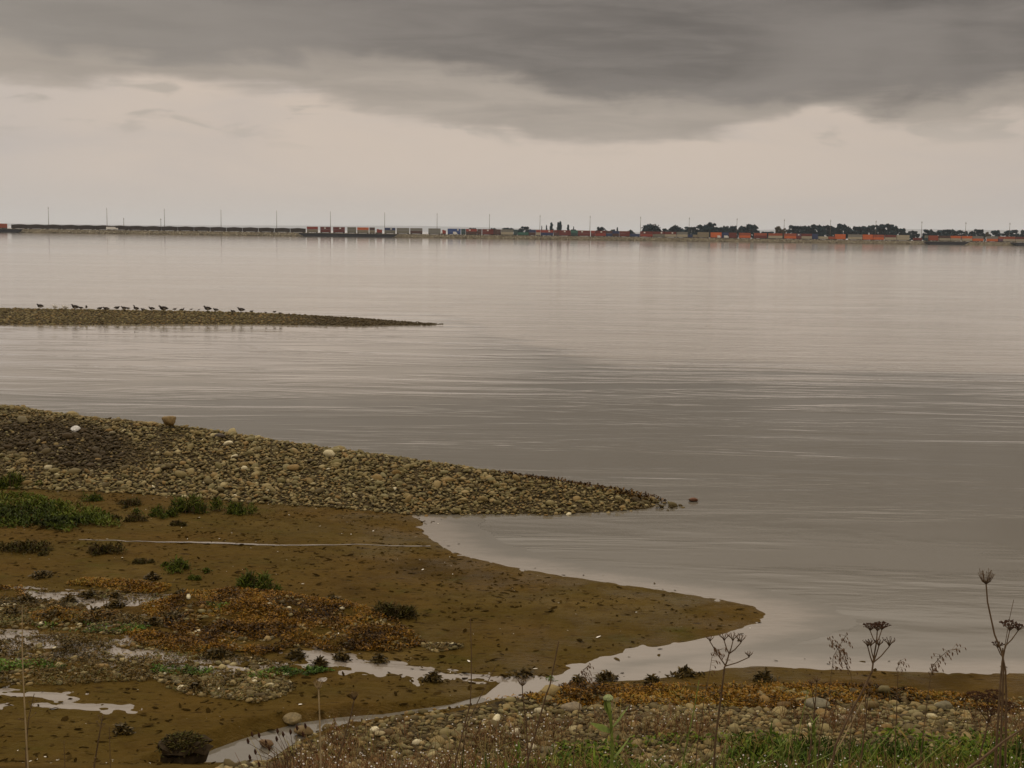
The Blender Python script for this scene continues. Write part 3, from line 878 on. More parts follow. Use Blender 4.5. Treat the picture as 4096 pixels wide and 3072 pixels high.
rock('stone_block', 476, 941, 26, 0.45, (0.06, 0.045, 0.03), 'flat dark stone on the spit crest right of the tan boulder', 6, depth=0.3, sink=0.1, cat='rock')
rock('stone_block', 1497, 1083, 22, 0.45, (0.13, 0.055, 0.025), 'small reddish weed-covered rock alone in the water off the spit tip', 7, sink=0.3, cat='rock')
rock('stone_block', 632, 1562, 44, 0.62, (0.16, 0.115, 0.045), 'tan angular rock standing on the upper edge of the creek bank', 9, boxy=True, cat='rock')
rock('stone_block', 655, 1588, 48, 0.5, (0.14, 0.09, 0.03), 'tan brown rock wedged in the creek bank just below another rock', 10, cat='rock')
rock('stone_block', 575, 1612, 36, 0.55, (0.13, 0.075, 0.03), 'brown rock at the waterline of the creek left of the paired rocks', 12, cat='rock')
rock('stone_block', 820, 1588, 26, 0.5, (0.3, 0.24, 0.12), 'pale stone on the cobbled side of the creek', 14, cat='rock')
rock('stone_block', 1235, 1535, 52, 0.42, (0.17, 0.13, 0.075), 'large pale cobble under the rust seaweed band beside the green stalk', 16, cat='rock')
rock('stone_block', 2040, 1530, 46, 0.4, (0.12, 0.10, 0.05), 'broad mossy cobble at the seaweed edge on the right of the beach', 18, cat='rock')
rock('stone_block', 1765, 1530, 58, 0.45, (0.14, 0.12, 0.07), 'biggest grey cobble below the seaweed, behind the dry stalks', 19, cat='rock')
rock('stone_block', 1835, 1560, 48, 0.4, (0.19, 0.14, 0.07), 'rounded tan cobble under the tallest yarrow stalk', 21, cat='rock')
rock('stone_block', 1620, 1515, 42, 0.45, (0.20, 0.16, 0.09), 'pale cobble half buried in the rust seaweed', 23, cat='rock')

# ------------------------------------------------------------------ scattered leaves, weed, litter
def leaf_cards(name, pts, L_, Wd, up, rnd, mat, parent=None, kind='stuff', label=None, cat=None, bend=0.35, group=None, twist=0.7, spread=0.35):
    """little curved blades: two quads each. up = 0 lying .. 1 upright"""
    n = len(pts)
    a = RNG.uniform(0, 2 * math.pi, n)
    el = np.clip(RNG.normal(up * 1.35, spread, n), -0.1, 1.55)
    d = np.stack([np.cos(a) * np.cos(el), np.sin(a) * np.cos(el), np.sin(el)], 1)
    sdir = np.stack([-np.sin(a), np.cos(a), np.zeros(n)], 1)
    tw = RNG.normal(0, twist, n)
    nrm = np.cross(sdir, d)
    sdir = sdir * np.cos(tw)[:, None] + nrm * np.sin(tw)[:, None]
    L_ = np.asarray(L_) * np.ones(n); Wd = np.asarray(Wd) * np.ones(n)
    d2 = d + np.stack([np.cos(a), np.sin(a), -np.ones(n)], 1) * bend * RNG.uniform(0.2, 1.2, n)[:, None]
    p0 = pts; p1 = p0 + d * (L_ * 0.55)[:, None]; p2 = p1 + d2 * (L_ * 0.45)[:, None]
    h = sdir * (Wd / 2)[:, None]
    V = np.stack([p0 - h * 0.7, p0 + h * 0.7, p1 - h, p1 + h, p2 - h * 0.25, p2 + h * 0.25], 1).reshape(-1, 3)
    b = (np.arange(n) * 6)[:, None]
    Fc = np.concatenate([b + np.array([[0, 1, 3, 2]]), b + np.array([[2, 3, 5, 4]])])
    me = mesh_np(name, V, Fc, mat, False, {'rnd': np.repeat(rnd, 6)})
    return link(name, me, parent, kind=kind, label=label, cat=cat, group=group)
def weed_bed(name, polys, n, mat, lab, lmin=0.03, lmax=0.09, clump=True):
    q = in_polys(n, polys)
    if clump:
        c_ = fbm(q[:, 0] * 1.8, q[:, 1] * 1.8, 31, 4)
        q = q[c_ > RNG.uniform(-0.22, 0.10, len(q))]
    z = z_ground(q[:, 0], q[:, 1]) + RNG.uniform(0, 0.05, len(q))
    r = np.clip(0.5 + 1.5 * fbm(q[:, 0] * 1.6, q[:, 1] * 1.6, 35, 4) + RNG.normal(0, 0.22, len(q)), 0, 1)
    Ls = RNG.uniform(lmin, lmax, len(q))
    leaf_cards(name, np.stack([q[:, 0], q[:, 1], z], 1), Ls, Ls * RNG.uniform(0.2, 0.45, len(q)), 0.42, r, mat, label=lab, cat='seaweed', bend=0.6)
weed_bed('rockweed', weed_w, 100000, M_WEED, 'bed of rust orange rockweed strewn over the mudflat', 0.02, 0.065)
weed_bed('olive_rockweed', weedmix_w, 22000, M_WEED_OLIVE, 'olive brown rockweed tangled between pools on the left of the flat', 0.02, 0.06)
weed_bed('pool_rockweed', pools_w[1:4], 3500, M_WEED_OLIVE, 'dark scraps of seaweed stranded in the shallow pools', 0.03, 0.08)
weed_bed('beach_rockweed', weedbank_w, 60000, M_WEED, 'rust seaweed band along the top of the near cobble beach', 0.025, 0.07)
weed_bed('algae', algae_w, 5000, M_ALGAE, 'bright green algae patches beside the pools', 0.02, 0.06)
tipw = [np.array([spit1.R[-1] + np.array(v) for v in ((-4.2, 1.1, 0), (-0.3, -0.2, 0), (0.3, 0.1, 0), (0.0, 0.6, 0), (-3.0, 1.6, 0))])]
q = in_polys(2600, tipw)
q = np.stack([q[:, 0], q[:, 1], np.maximum(z_ground(q[:, 0], q[:, 1]), -0.01) + RNG.uniform(0.0, 0.09, len(q))], 1)
leaf_cards('spit_rockweed', q, RNG.uniform(0.05, 0.12, len(q)), 0.04, 0.4, RNG.uniform(0, 0.5, len(q)), M_WEED, label='reddish rockweed clinging to the stones at the spit tip', cat='seaweed')
# isolated dark clumps of weed on the mud
def heap(pts2212, n_each, spread, mat, name, lab, hgt=0.12):
    P_ = []
    for x, y, w in pts2212:
        c_ = hit(x, y); s = w * K * c_[1] / F / 2
        g = RNG.normal(0, 0.45, (n_each, 3)) * np.array([s, s * 0.8, 1])
        q = c_[None] + g
        rr = np.hypot(g[:, 0], g[:, 1]) / s
        q[:, 2] = z_ground(q[:, 0], q[:, 1]) + RNG.uniform(0, 1, n_each) * hgt * np.clip(1.1 - rr, 0.05, 1)
        P_.append(q)
    q = np.concatenate(P_)
    leaf_cards(name, q, RNG.uniform(0.04, 0.10, len(q)), 0.035, 0.4, RNG.uniform(0, 0.6, len(q)), mat, label=lab, cat='seaweed', bend=0.6)
heap([(720, 1300, 46), (200, 1290, 60), (150, 1300, 30), (250, 1293, 24), (390, 1290, 40), (250, 1310, 36), (110, 1340, 90), (200, 1330, 50), (380, 1338, 60), (460, 1420, 60), (330, 1250, 30), (90, 1245, 50),
      (640, 1420, 40), (690, 1440, 30), (740, 1425, 36), (820, 1430, 26), (1130, 1472, 70), (1310, 1468, 50), (1480, 1459, 60), (1650, 1469, 50), (1410, 1476, 30), (935, 1470, 40), (265, 1582, 40), (420, 1490, 30),
      (1250, 1478, 40), (480, 1420, 50), (60, 1300, 60), (30, 1330, 60), (330, 1350, 60)], 170, 1, M_WEED_OLIVE, 'weed_clumps', 'dark clumps of seaweed scattered over mud and pools')
# bits of weed and shell on the flat; dark flakes stand in for dent shadows
n = 34000
X = RNG.uniform(-18, 9, n); Y = RNG.uniform(14, 38, n)
k = in_view(X, Y) & (sdf(X, Y, land) > -0.6)
X, Y = X[k], Y[k]
s1 = spit1(X, Y); zb = z_base(X, Y); _, cb, bd = z_bank(X, Y)
k = (s1 < zb - 0.02) & (bd < 0.2) & (zb > -0.03) & ((zb > 0.012) | (RNG.random(len(X)) < 0.14))
X, Y = X[k], Y[k]
k = fbm(X * 0.5, Y * 0.8, 51, 4) > RNG.uniform(-0.30, 0.22, len(X))
X, Y = X[k], Y[k]
q = np.stack([X, Y, np.maximum(z_ground(X, Y), 0.004) + 0.006], 1)
Ls = RNG.uniform(0.02, 0.11, len(q)) * RNG.lognormal(0, 0.4, len(q))
rn = np.where(RNG.random(len(q)) < 0.05, RNG.uniform(0.955, 1, len(q)), RNG.uniform(0, 0.9, len(q)))
Ls = np.minimum(np.where(rn > 0.95, Ls * 0.35, Ls), 0.16)
leaf_cards('litter_and_dent_shade', q, Ls, Ls * RNG.uniform(0.25, 0.6, len(Ls)), 0.03, rn, M_BIT, label='weed scraps and shell bits on the mud, with dark flakes standing in for dent shadows', cat='litter', bend=0.05, twist=0.12, spread=0.10)

# ------------------------------------------------------------------ marsh plants
def clump(px, py, wpx, hpx, mat, name, lab, n=420, group='marsh clumps on the mudflat'):
    c_ = hit(px, py)
    s = wpx * K * c_[1] / F / 2; h = hpx * K * c_[1] / F
    h *= 0.80
    cen = RNG.normal(0, 0.42, (9, 2)) * np.array([s * 1.25, s * 0.9]); cen[0] = 0
    big = RNG.uniform(0.35, 1.0, 9); big[0] = 1.0
    w_ = RNG.integers(0, 9, n)
    g = cen[w_] + RNG.normal(0, 0.24, (n, 2)) * s * big[w_][:, None]
    rr = np.clip(np.hypot(*(g - cen[w_]).T) / (0.55 * s * big[w_]), 0, 1.3)
    z0 = z_ground(c_[0] + g[:, 0], c_[1] + g[:, 1]) - c_[2]
    top = h * big[w_] * np.clip(1.05 - 0.7 * rr ** 1.6, 0.2, 1)
    pts = np.stack([g[:, 0], g[:, 1], z0 + top * RNG.uniform(0.0, 0.72, n)], 1)
    root = link(name, None, label=lab, cat='plant', group=group, loc=tuple(c_))
    leaf_cards('foliage', pts, np.clip(top * RNG.uniform(0.3, 0.6, n), 0.04, 0.4), 0.016 + 0.014 * s, 0.6, np.clip(pts[:, 2] * 0 + RNG.beta(2, 2, n), 0, 1), mat, root, kind=None)
    mb = MB()
    for _ in range(14):
        a = RNG.uniform(0, 6.28); r = s * RNG.uniform(0.05, 0.6)
        x, y = math.cos(a) * r, math.sin(a) * r * 0.75
        zz = float(z_ground(np.array([c_[0] + x]), np.array([c_[1] + y]))[0]) - c_[2]
        mb.tube([(x, y, zz - 0.02), (x * 1.15, y * 1.15, zz + h * 0.4), (x * 1.4, y * 1.4, zz + h * RNG.uniform(0.6, 0.95))], [0.008, 0.006, 0.003], 4)
    link('stem', mb.mesh('stem', M_STEM), root, kind='stuff')
    return root
CL = [(22, 1052, 90, 44, 'g', 'dark green marsh clump at the left edge against the cobbles'), (207, 1080, 48, 26, 'g', 'small bright green marsh tuft above the big green patch'),
      (280, 1092, 64, 24, 'd', 'low brownish marsh clump between green patch and cobbles'), (345, 1112, 66, 30, 'g', 'rounded green marsh clump left of the tallest clump'),
      (415, 1106, 92, 58, 'g', 'tallest dark green marsh clump at the foot of the cobble spit'), (506, 1107, 76, 36, 'g', 'rightmost green marsh clump at the foot of the cobbles'),
      (385, 1134, 42, 16, 'd', 'tiny brown marsh tuft on bare mud below the tallest clump'), (292, 1124, 56, 26, 'd', 'brown green clump at the right end of the green patch'),
      (65, 1186, 118, 30, 'd', 'wide dry marsh clump at the left end of the water thread'), (208, 1195, 68, 34, 'd', 'dry marsh clump just below the water thread'),
      (390, 1230, 92, 34, 'g', 'lone green marsh clump in the middle of the mud'), (540, 1270, 66, 58, 'g', 'upright dark marsh clump at the top of the rust seaweed bed'),
      (575, 1275, 36, 26, 'g', 'short marsh tuft on the right flank of the upright dark clump'), (845, 1332, 84, 48, 'd', 'spiky marsh clump at the right end of the rust seaweed bed'),
      (310, 1215, 40, 14, 'd', 'thin dry tuft left of the lone green clump'), (425, 1252, 34, 12, 'g', 'tiny green tuft beneath the lone green clump')]
for x, y, w, h, kd, lab in CL:
    clump(x, y, w, h, M_MARSH if kd == 'g' else M_MARSH_DRY, 'marsh_plant', lab, n=int(420 + w * 8))
MP = hits([(-60, 1075), (60, 1068), (120, 1085), (200, 1100), (262, 1122), (262, 1140), (170, 1135), (150, 1152), (80, 1140), (0, 1140), (-60, 1148)])
q = in_polys(9000, [MP])
h_ = 0.08 + 0.20 * np.clip(fbm(q[:, 0] * 1.1, q[:, 1] * 1.1, 91, 3) + 0.30, 0, 1)
rn = np.clip(0.45 + 1.6 * fbm(q[:, 0] * 0.7, q[:, 1] * 0.7, 93, 3) + RNG.normal(0, 0.15, len(q)), 0, 1)
leaf_cards('marsh_grass', np.stack([q[:, 0], q[:, 1], z_ground(q[:, 0], q[:, 1]) + h_ * RNG.uniform(0, 0.45, len(q))], 1), h_ * RNG.uniform(0.5, 1, len(q)), 0.035, 0.62, rn, M_MARSH,
           label='broad patch of dark green marsh grass at the left edge of the mud', cat='grass')

# peat clod with moss on top in the creek bank
pc = hit(395, 1650)
mb = MB(); 
ang = np.linspace(0, 2 * math.pi, 15)[:-1]
prof = [(0.55, 0.0), (0.62, 0.18), (0.52, 0.30), (0.72, 0.38), (0.74, 0.47), (0.5, 0.56), (0.22, 0.60)]
sc_ = 75 * K * pc[1] / F
ring = []
for k, (r, z) in enumerate(prof):
    rr = r * sc_ * (1 + 0.20 * RNG.normal(size=14))
    ring.append([(rr[j] * math.cos(ang[j]), rr[j] * 0.8 * math.sin(ang[j]), z * sc_ * 1.35 + 0.02 * RNG.normal()) for j in range(14)])
for k in range(len(ring) - 1):
    for j in range(14):
        mb.quad(ring[k][j], ring[k][(j + 1) % 14], ring[k + 1][(j + 1) % 14], ring[k + 1][j])
for j in range(14):
    mb.tri(ring[-1][j], ring[-1][(j + 1) % 14], (0, 0, prof[-1][1] * sc_ * 1.36))
clod = link('peat_clod', None, label='mossy clod of dark peat overhanging the creek at the bottom left', cat='clod', loc=tuple(pc))
link('peat', mb.mesh('peat', plain('peat', (0.035, 0.024, 0.012), 0.9, 0.1, 0.5, 12)), clod)
g = RNG.normal(0, 0.36, (2200, 2)) * sc_
rr = np.hypot(g[:, 0], g[:, 1]) / (0.72 * sc_)
k = rr < 1.08
g, rr = g[k], rr[k]
zz = sc_ * 1.35 * np.interp(rr, [0, 0.3, 0.7, 1.0, 1.25], [0.61, 0.60, 0.55, 0.42, 0.12]) * RNG.uniform(0.88, 1.08, len(rr))
leaf_cards('moss', np.stack([g[:, 0], g[:, 1] * 0.8, zz], 1), RNG.uniform(0.03, 0.08, len(g)), 0.014, 0.3, RNG.uniform(0, 1, len(g)), M_MARSH_DRY, clod, kind='stuff')

# ------------------------------------------------------------------ bank grass and weeds close to the camera
def bank_scatter(n, x0, x1, y0, y1, thr, seed):
    X = RNG.uniform(x0, x1, n); Y = RNG.uniform(y0, y1, n)
    k = in_view(X, Y, 500)
    X, Y = X[k], Y[k]
    c_ = fbm(X * 0.9, Y * 0.9, seed, 4)
    k = c_ > thr + RNG.uniform(-0.10, 0.10, len(X))
    return X[k], Y[k]
X, Y = bank_scatter(64000, -1.0, 9, 10.5, 15.7, 0.04, 101)
k = RNG.random(len(X)) < np.clip((X + 0.6) / 2.5, 0.02, 1) * np.clip((15.05 - Y - 0.30 * np.sin(X * 1.7)) / 0.9, 0, 1)
X, Y = X[k], Y[k]
h_ = RNG.uniform(0.06, 0.24, len(X)) * np.where(RNG.random(len(X)) < 0.05, 1.8, 1)
rn = np.clip(0.5 + 1.2 * fbm(X * 1.3, Y * 1.3, 103, 3) + RNG.normal(0, 0.2, len(X)), 0, 1)
leaf_cards('bank_grass', np.stack([X, Y, z_ground(X, Y)], 1), h_, 0.012 + 0.02 * RNG.random(len(X)) ** 2, 0.68, rn, M_GRASS, label='lush green grass and herbs along the bottom right of the bank', cat='grass')
# leafy herbs low in the grass
X, Y = bank_scatter(26000, 0.0, 9, 12.5, 15.2, 0.06, 107)
leaf_cards('ground_herbs', np.stack([X, Y, z_ground(X, Y) + RNG.uniform(0.0, 0.12, len(X))], 1), RNG.uniform(0.03, 0.08, len(X)), 0.035, 0.3, RNG.uniform(0.2, 0.9, len(X)), M_GRASS, label='low leafy herbs growing between stones at the bottom of the beach', cat='herbs')
# rusty dry weeds with tiny white seed heads
X, Y = bank_scatter(21000, -2.4, 8.5, 11.0, 16.2, 0.03, 109)
h_ = RNG.uniform(0.10, 0.40, len(X))
z = z_ground(X, Y)
leaf_cards('dry_weeds', np.stack([X, Y, z], 1), h_, 0.007, 0.75, RNG.uniform(0, 1, len(X)), M_DRYWEED, label='haze of thin rusty dry weeds over the near cobbles', cat='weeds', bend=0.25)
mb = MB()
for i in RNG.permutation(len(X))[:900]:
    mb.blob((X[i] + RNG.normal(0, 0.03), Y[i] + RNG.normal(0, 0.03), z[i] + h_[i] * RNG.uniform(0.6, 1.0)), RNG.uniform(0.005, 0.012))
link('seed_heads', mb.mesh('seed_heads', M_DROP), kind='stuff', label='tiny white seed heads dotted through the dry weeds', cat='seeds')
X, Y = bank_scatter(900, -3.4, 9, 5.0, 9.0, -0.2, 113)

X, Y = bank_scatter(4200, -2.6, 8.5, 11.5, 15.8, 0.0, 117)
k = RNG.permutation(len(X))[:900]
X, Y = X[k], Y[k]
leaf_cards('straw', np.stack([X, Y, z_ground(X, Y)], 1), RNG.uniform(0.22, 0.60, len(X)), 0.007, 0.84, RNG.uniform(0.55, 1.0, len(X)), M_STRAW, label='thin bent straws standing over the near cobbles and grass', cat='straw', bend=0.3, spread=0.22)

# ------------------------------------------------------------------ single stalks
def ground_z(x, y):
    return float(z_ground(np.array([x]), np.array([y]))[0])
def place_path(pts, dist):
    """photo points of one stalk -> world points at its distance; the last one is carried down to the soil"""
    P_ = [at_dist(x, y, dist) for x, y in pts]
    a, b2 = P_[-2], P_[-1]
    d = (b2 - a); d /= np.linalg.norm(d)
    d = d * np.array([0.35, 0.35, 1.0])
    q = b2.copy()
    for _ in range(200):
        if q[2] <= ground_z(q[0], q[1]) - 0.03:
            break
        q = q + d / abs(d[2]) * 0.03
    if q[2] < b2[2] - 0.03:
        P_.append((b2 + q) / 2 + np.array([0.006, 0, 0]))
        P_.append(q)
    return P_
def stalk_root(path, lab, name, cat, group=None):
    base = path[-1]
    return link(name, None, label=lab, cat=cat, group=group, loc=tuple(base)), base
def thin(path, base, r0_, r1, mb, n=5):
    k = len(path)
    mb.tube([p - base for p in path], [r0_ + (r1 - r0_) * i / (k - 1) for i in range(k)], n)
def umbel(mb, mbh, c_, size, rays, up=0.9, fuzz=6, dense=False, rr=0.0016):
    """spreading rays from one point, each with a bunch of bristles or florets"""
    c_ = np.asarray(c_)
    for i in range(rays):
        a = 2.399 * i; q = math.sqrt((i + 0.6) / rays)
        d = np.array([math.cos(a) * q * size, math.sin(a) * q * size, size * up * (1 - (0.35 if dense else -0.1) * q * q)])
        e = c_ + d
        m = c_ + d * np.array([0.4, 0.4, 0.55])
        mb.tube([c_, m, e], [rr, rr * 0.8, rr * 0.6], 3)
        for _ in range(fuzz):
            g = RNG.normal(0, 1, 3) * size * (0.10 if dense else 0.06); g[2] = abs(g[2]) * 0.7
            if dense:
                mbh.blob(e + g, RNG.uniform(0.05, 0.09) * size)
            else:
                mbh.tube([e, e + g + np.array([0, 0, size * 0.12])], [rr * 0.6, rr * 0.3], 3)
def cup(mb, mbh, c_, size, rays, rr=0.0013):
    """a closed bird's-nest umbel: rays curving up"""
    c_ = np.asarray(c_)
    for i in range(rays):
        a = 2.399 * i; q = 0.35 + 0.65 * math.sqrt((i + 0.5) / rays)
        o = np.array([math.cos(a), math.sin(a), 0]) * size * q
        k = RNG.uniform(0.8, 1.15)
        p1 = c_ + o * 0.55 + np.array([0, 0, size * 0.45 * k]); p2 = c_ + o * RNG.uniform(0.75, 1.05) + np.array([0, 0, size * 1.25 * k])
        mb.tube([c_, p1, p2], [rr * 1.2, rr, rr * 0.6], 3)
        for _ in range(3):
            g = np.array([RNG.normal(0, 0.10), RNG.normal(0, 0.10), RNG.uniform(0.05, 0.22)]) * size
            mbh.tube([p2, p2 + g], [rr * 0.6, rr * 0.3], 3)
def finish(root, mb, mbh, ms, mh, hn='seed_head'):
    link('stem', mb.mesh('stem', ms), root)
    for h in (mbh if isinstance(mbh, list) else [mbh]):
        if h and h.v:
            link(hn, h.mesh(hn, mh), root)
D0 = 4.6
# tall open bird's-nest umbel at right
p = place_path([(2130, 1262), (2133, 1300), (2148, 1370), (2164, 1410), (2172, 1450), (2174, 1500)], D0)
root, b0 = stalk_root(p, 'tallest dry stalk at right with an open bristly umbel', 'wild_carrot', 'plant')
mb, mh = MB(), MB(); thin(p, b0, 0.0028, 0.005, mb); cup(mb, mh, p[0] - b0, 0.035, 26); finish(root, mb, mh, M_STEM, M_STEM)
# flat-topped yarrow
def yarrow(pathpx, dist, heads, lab, dark=True, name='yarrow', ms=M_STEM, mh_=None):
    p = place_path(pathpx, dist)
    root, b0 = stalk_root(p, lab, name, 'plant')
    mb, heads_mb = MB(), []
    thin(p, b0, 0.003, 0.0055, mb)
    for (fx, fy, hx, hy, w, dense) in heads:      # branch foot, head centre, head width
        a = at_dist(fx, fy, dist); e = at_dist(hx, hy, dist) - b0
        cand = [p[i] + (p[i + 1] - p[i]) * w for i in range(len(p) - 1) for w in np.linspace(0, 1, 9)]
        a = min(cand, key=lambda c: np.linalg.norm(c - a)) - b0      # branches leave the stem itself
        s = w * K * dist / F / 2
        e0 = e - np.array([0, 0, s * 0.9])
        e0[1] += RNG.normal(0, 0.01)
        mb.tube([a, (a + e0) / 2 + np.array([0, 0, -s * 0.2]), e0], [0.0028, 0.0024, 0.002], 4)
        mh = MB(); heads_mb.append(mh)
        umbel(mb, mh, e0, s, 16 if dense else 13, 0.85, 9 if dense else 4, dense)
    finish(root, mb, heads_mb, ms, mh_ or (M_HEAD if dark else M_HEAD_TAN))
yarrow([(2172, 1395), (2165, 1430), (2160, 1490)], D0, [(2168, 1405, 2185, 1345, 46, True), (2172, 1395, 2200, 1350, 30, True)], 'dry stalk at the right edge with a dark flat-topped head')
yarrow([(2166, 1400), (2168, 1440), (2166, 1500)], D0 + 0.25, [(2166, 1420, 2155, 1387, 28, True)], 'short stalk with a small dark head left of the right-edge one')
yarrow([(1893, 1390), (1888, 1420), (1884, 1450), (1862, 1495), (1840, 1535), (1805, 1610)], 4.4,
       [(1893, 1390, 1884, 1352, 34, True), (1893, 1390, 1908, 1348, 36, True), (1890, 1385, 1897, 1350, 34, True), (1888, 1425, 1880, 1384, 26, False), (1886, 1430, 1898, 1384, 26, False), (1887, 1432, 1922, 1382, 34, False), (1885, 1435, 1875, 1386, 26, False)],
       'tall yarrow stalk with a dark two-tiered head leaning over the beach')
yarrow([(1575, 1412), (1570, 1430), (1565, 1442), (1558, 1500), (1545, 1600)], 5.0,
       [(1575, 1412, 1565, 1372, 30, False), (1575, 1412, 1583, 1370, 32, False), (1576, 1410, 1600, 1374, 30, False), (1566, 1438, 1532, 1372, 22, False), (1570, 1440, 1618, 1410, 22, False)],
       'slender dry stalk with thin open tan umbels against the pale inlet', False)
yarrow([(2135, 1560), (2125, 1600), (2115, 1640)], 5.2, [(2135, 1560, 2110, 1497, 44, True), (2135, 1560, 2132, 1500, 40, True), (2135, 1560, 2152, 1494, 44, True), (2135, 1560, 2140, 1525, 46, True), (2135, 1560, 2180, 1522, 44, True)],
       'bushy cluster of dark low heads at the right edge of the beach')
yarrow([(1760, 1530), (1755, 1580), (1748, 1640)], 5.2, [(1762, 1520, 1752, 1470, 20, False), (1762, 1515, 1765, 1466, 22, False)], 'thin dark stalk with a small brush head left of the yarrow', False)
yarrow([(1872, 1530), (1868, 1580), (1860, 1640)], 5.4, [(1874, 1500, 1868, 1478, 24, False), (1874, 1500, 1880, 1474, 24, False)], 'pale brushy head low behind the tall yarrow stalk', False)
def nest(pathpx, dist, size, lab, ms=M_STEM, rays=20):
    p = place_path(pathpx, dist)
    root, b0 = stalk_root(p, lab, 'wild_carrot', 'plant')
    mb, mh = MB(), MB(); thin(p, b0, 0.0026, 0.0045, mb); cup(mb, mh, p[0] - b0, size, rays); finish(root, mb, mh, ms, M_STEM)
nest([(688, 1488), (690, 1540), (692, 1600), (693, 1659)], 4.6, 0.024, 'pale straight stalk with a cup-shaped head in front of the creek', M_STEM_PALE)
nest([(1128, 1482), (1130, 1510), (1137, 1560), (1140, 1620)], 5.6, 0.026, 'dark cup-shaped seed head in front of the stream mouth')
nest([(765, 1512), (758, 1545), (745, 1590), (730, 1640)], 5.2, 0.022, 'dark stalk with a small brush head right of the pale stalk')
def bare(pathpx, dist, r, lab, ms=M_STEM, twigs=0, r1=None, group=None):
    p = place_path(pathpx, dist)
    root, b0 = stalk_root(p, lab, 'grass_stem' if ms is M_GREEN else 'dry_stalk', 'plant', group)
    mb = MB(); thin(p, b0, r * 0.5, r1 or r * 1.2, mb)
    link('stem', mb.mesh('stem', ms), root)
    if twigs:
        for k in range(twigs):
            mt = MB()
            i = RNG.integers(0, max(1, len(pathpx) - 1)); w = RNG.random()
            q = (p[i] * (1 - w) + p[i + 1] * w) - b0
            e = q + np.array([RNG.choice([-1, 1]) * RNG.uniform(0.01, 0.035), RNG.normal(0, 0.02), RNG.uniform(0.005, 0.03)])
            mt.tube([q, e], [0.0015, 0.0008], 3)
            mt.blob(e, 0.004)
            link('twig', mt.mesh('twig', ms), root)
bare([(1016, 1335), (1018, 1400), (1018, 1470), (1016, 1520), (1000, 1580), (985, 1640)], 5.0, 0.0035, 'tall bare stalk in front of the mud tongue near the middle', M_STEM)
bare([(1207, 1385), (1200, 1420), (1188, 1480), (1180, 1500), (1155, 1590), (1140, 1640)], 5.0, 0.0045, 'leaning dark bare stalk in front of the inlet mouth', M_STEM, 5)
bare([(1045, 1490), (1070, 1440), (1045, 1490), (1010, 1560)][1:], 5.4, 0.003, 'thin stalk leaning right beside the tall bare stalk', M_STEM, 3)
bare([(48, 1310), (48, 1400), (51, 1480), (56, 1580)], 4.8, 0.0035, 'pale straw stalk near the left edge', M_STEM_PALE)
bare([(74, 1498), (62, 1550), (56, 1620)], 4.9, 0.003, 'short dark stalk leaning across the straw stalk at the left', M_STEM, 4)
bare([(222, 1545), (214, 1590), (204, 1650)], 4.6, 0.004, 'dark leaning stalk above the mud at the lower left', M_STEM, 4)
bare([(236, 1570), (238, 1640)], 4.8, 0.002, 'hair-thin stalk right beside the dark leaning one at lower left', M_STEM)
bare([(138, 1600), (140, 1650)], 4.8, 0.002, 'hair-thin short stalk at the bottom between the left stalks', M_STEM)
bare([(2212, 1572), (2170, 1600), (2120, 1640), (2085, 1665)], 4.2, 0.006, 'thick dark dead branch slanting across the lower right corner', M_STEM, 3, 0.009)
bare([(2190, 1295), (2180, 1340), (2170, 1400), (2160, 1480)], 4.8, 0.002, 'fine straight straw crossing the right-edge seed heads', M_STEM)
bare([(1510, 1470), (1500, 1530), (1485, 1600), (1475, 1650)], 4.8, 0.0035, 'yellow green grass stem left of the slender umbel stalk', M_GREEN)
bare([(1375, 1605), (1400, 1635), (1425, 1660)], 4.2, 0.004, 'short grey dead twig slanting down at the bottom centre', M_STEM_PALE)
bare([(1745, 1490), (1730, 1560), (1715, 1640)], 5.0, 0.0028, 'green straw stem left of the small brush head', M_GREEN)
bare([(1945, 1560), (1900, 1610), (1870, 1655)], 4.6, 0.003, 'green grass stem arching in front of the cobbles at right', M_GREEN)
bare([(1870, 1500), (1830, 1580), (1790, 1655)], 4.8, 0.0035, 'straw stem leaning along the tall yarrow stalk', M_STEM_PALE)
bare([(2070, 1580), (2000, 1640), (1960, 1680)], 4.4, 0.003, 'long green blade arching up at the bottom right', M_GREEN)
bare([(1985, 1590), (1982, 1640)], 5.0, 0.0025, 'upright green straw right of the arching stem', M_GREEN)
for k in range(22):
    x = 1420 + (k + RNG.uniform(0.1, 0.9)) * 785 / 22; y = RNG.uniform(1575, 1625); dx_ = RNG.normal(-25, 28)
    bare([(x, y), (x + dx_ * 0.35, y + 25), (x + dx_, 1655)], RNG.uniform(4.2, 5.6), 0.0022, f'tall yellow green grass blade, {ORD[k + 1]} from the left along the bottom right bank', M_GREEN, group='tall blades at the bottom right')
# drooping grass panicles
def panicle(pathpx, dist, lab, tip, n=44, ms=M_STEM, side=1.0):
    p = place_path(pathpx, dist)
    root, b0 = stalk_root(p, lab, 'panicle_grass', 'plant')
    mb, mh = MB(), MB(); thin(p, b0, 0.0012, 0.003, mb, 4)
    k = len(tip)
    T = [at_dist(x, y, dist) - b0 for x, y in tip]
    mb.tube(T, 0.0011, 3)
    for i in range(n):
        w = RNG.uniform(0, k - 1.001); j = int(w); q = T[j] * (1 - (w - j)) + T[j + 1] * (w - j)
        d = np.array([RNG.normal(0.010, 0.016) * side, RNG.normal(0, 0.014), RNG.normal(0.0, 0.011)])
        e = q + d
        mb.tube([q, e], [0.0006, 0.0005], 3)
        mh.tube([e, e + np.array([0.003 * side, 0, -0.006]), e + np.array([0.005 * side, 0, -0.013])], [0.0008, 0.0024, 0.0005], 4)
    finish(root, mb, mh, ms, M_HEAD_TAN, 'spikelets')
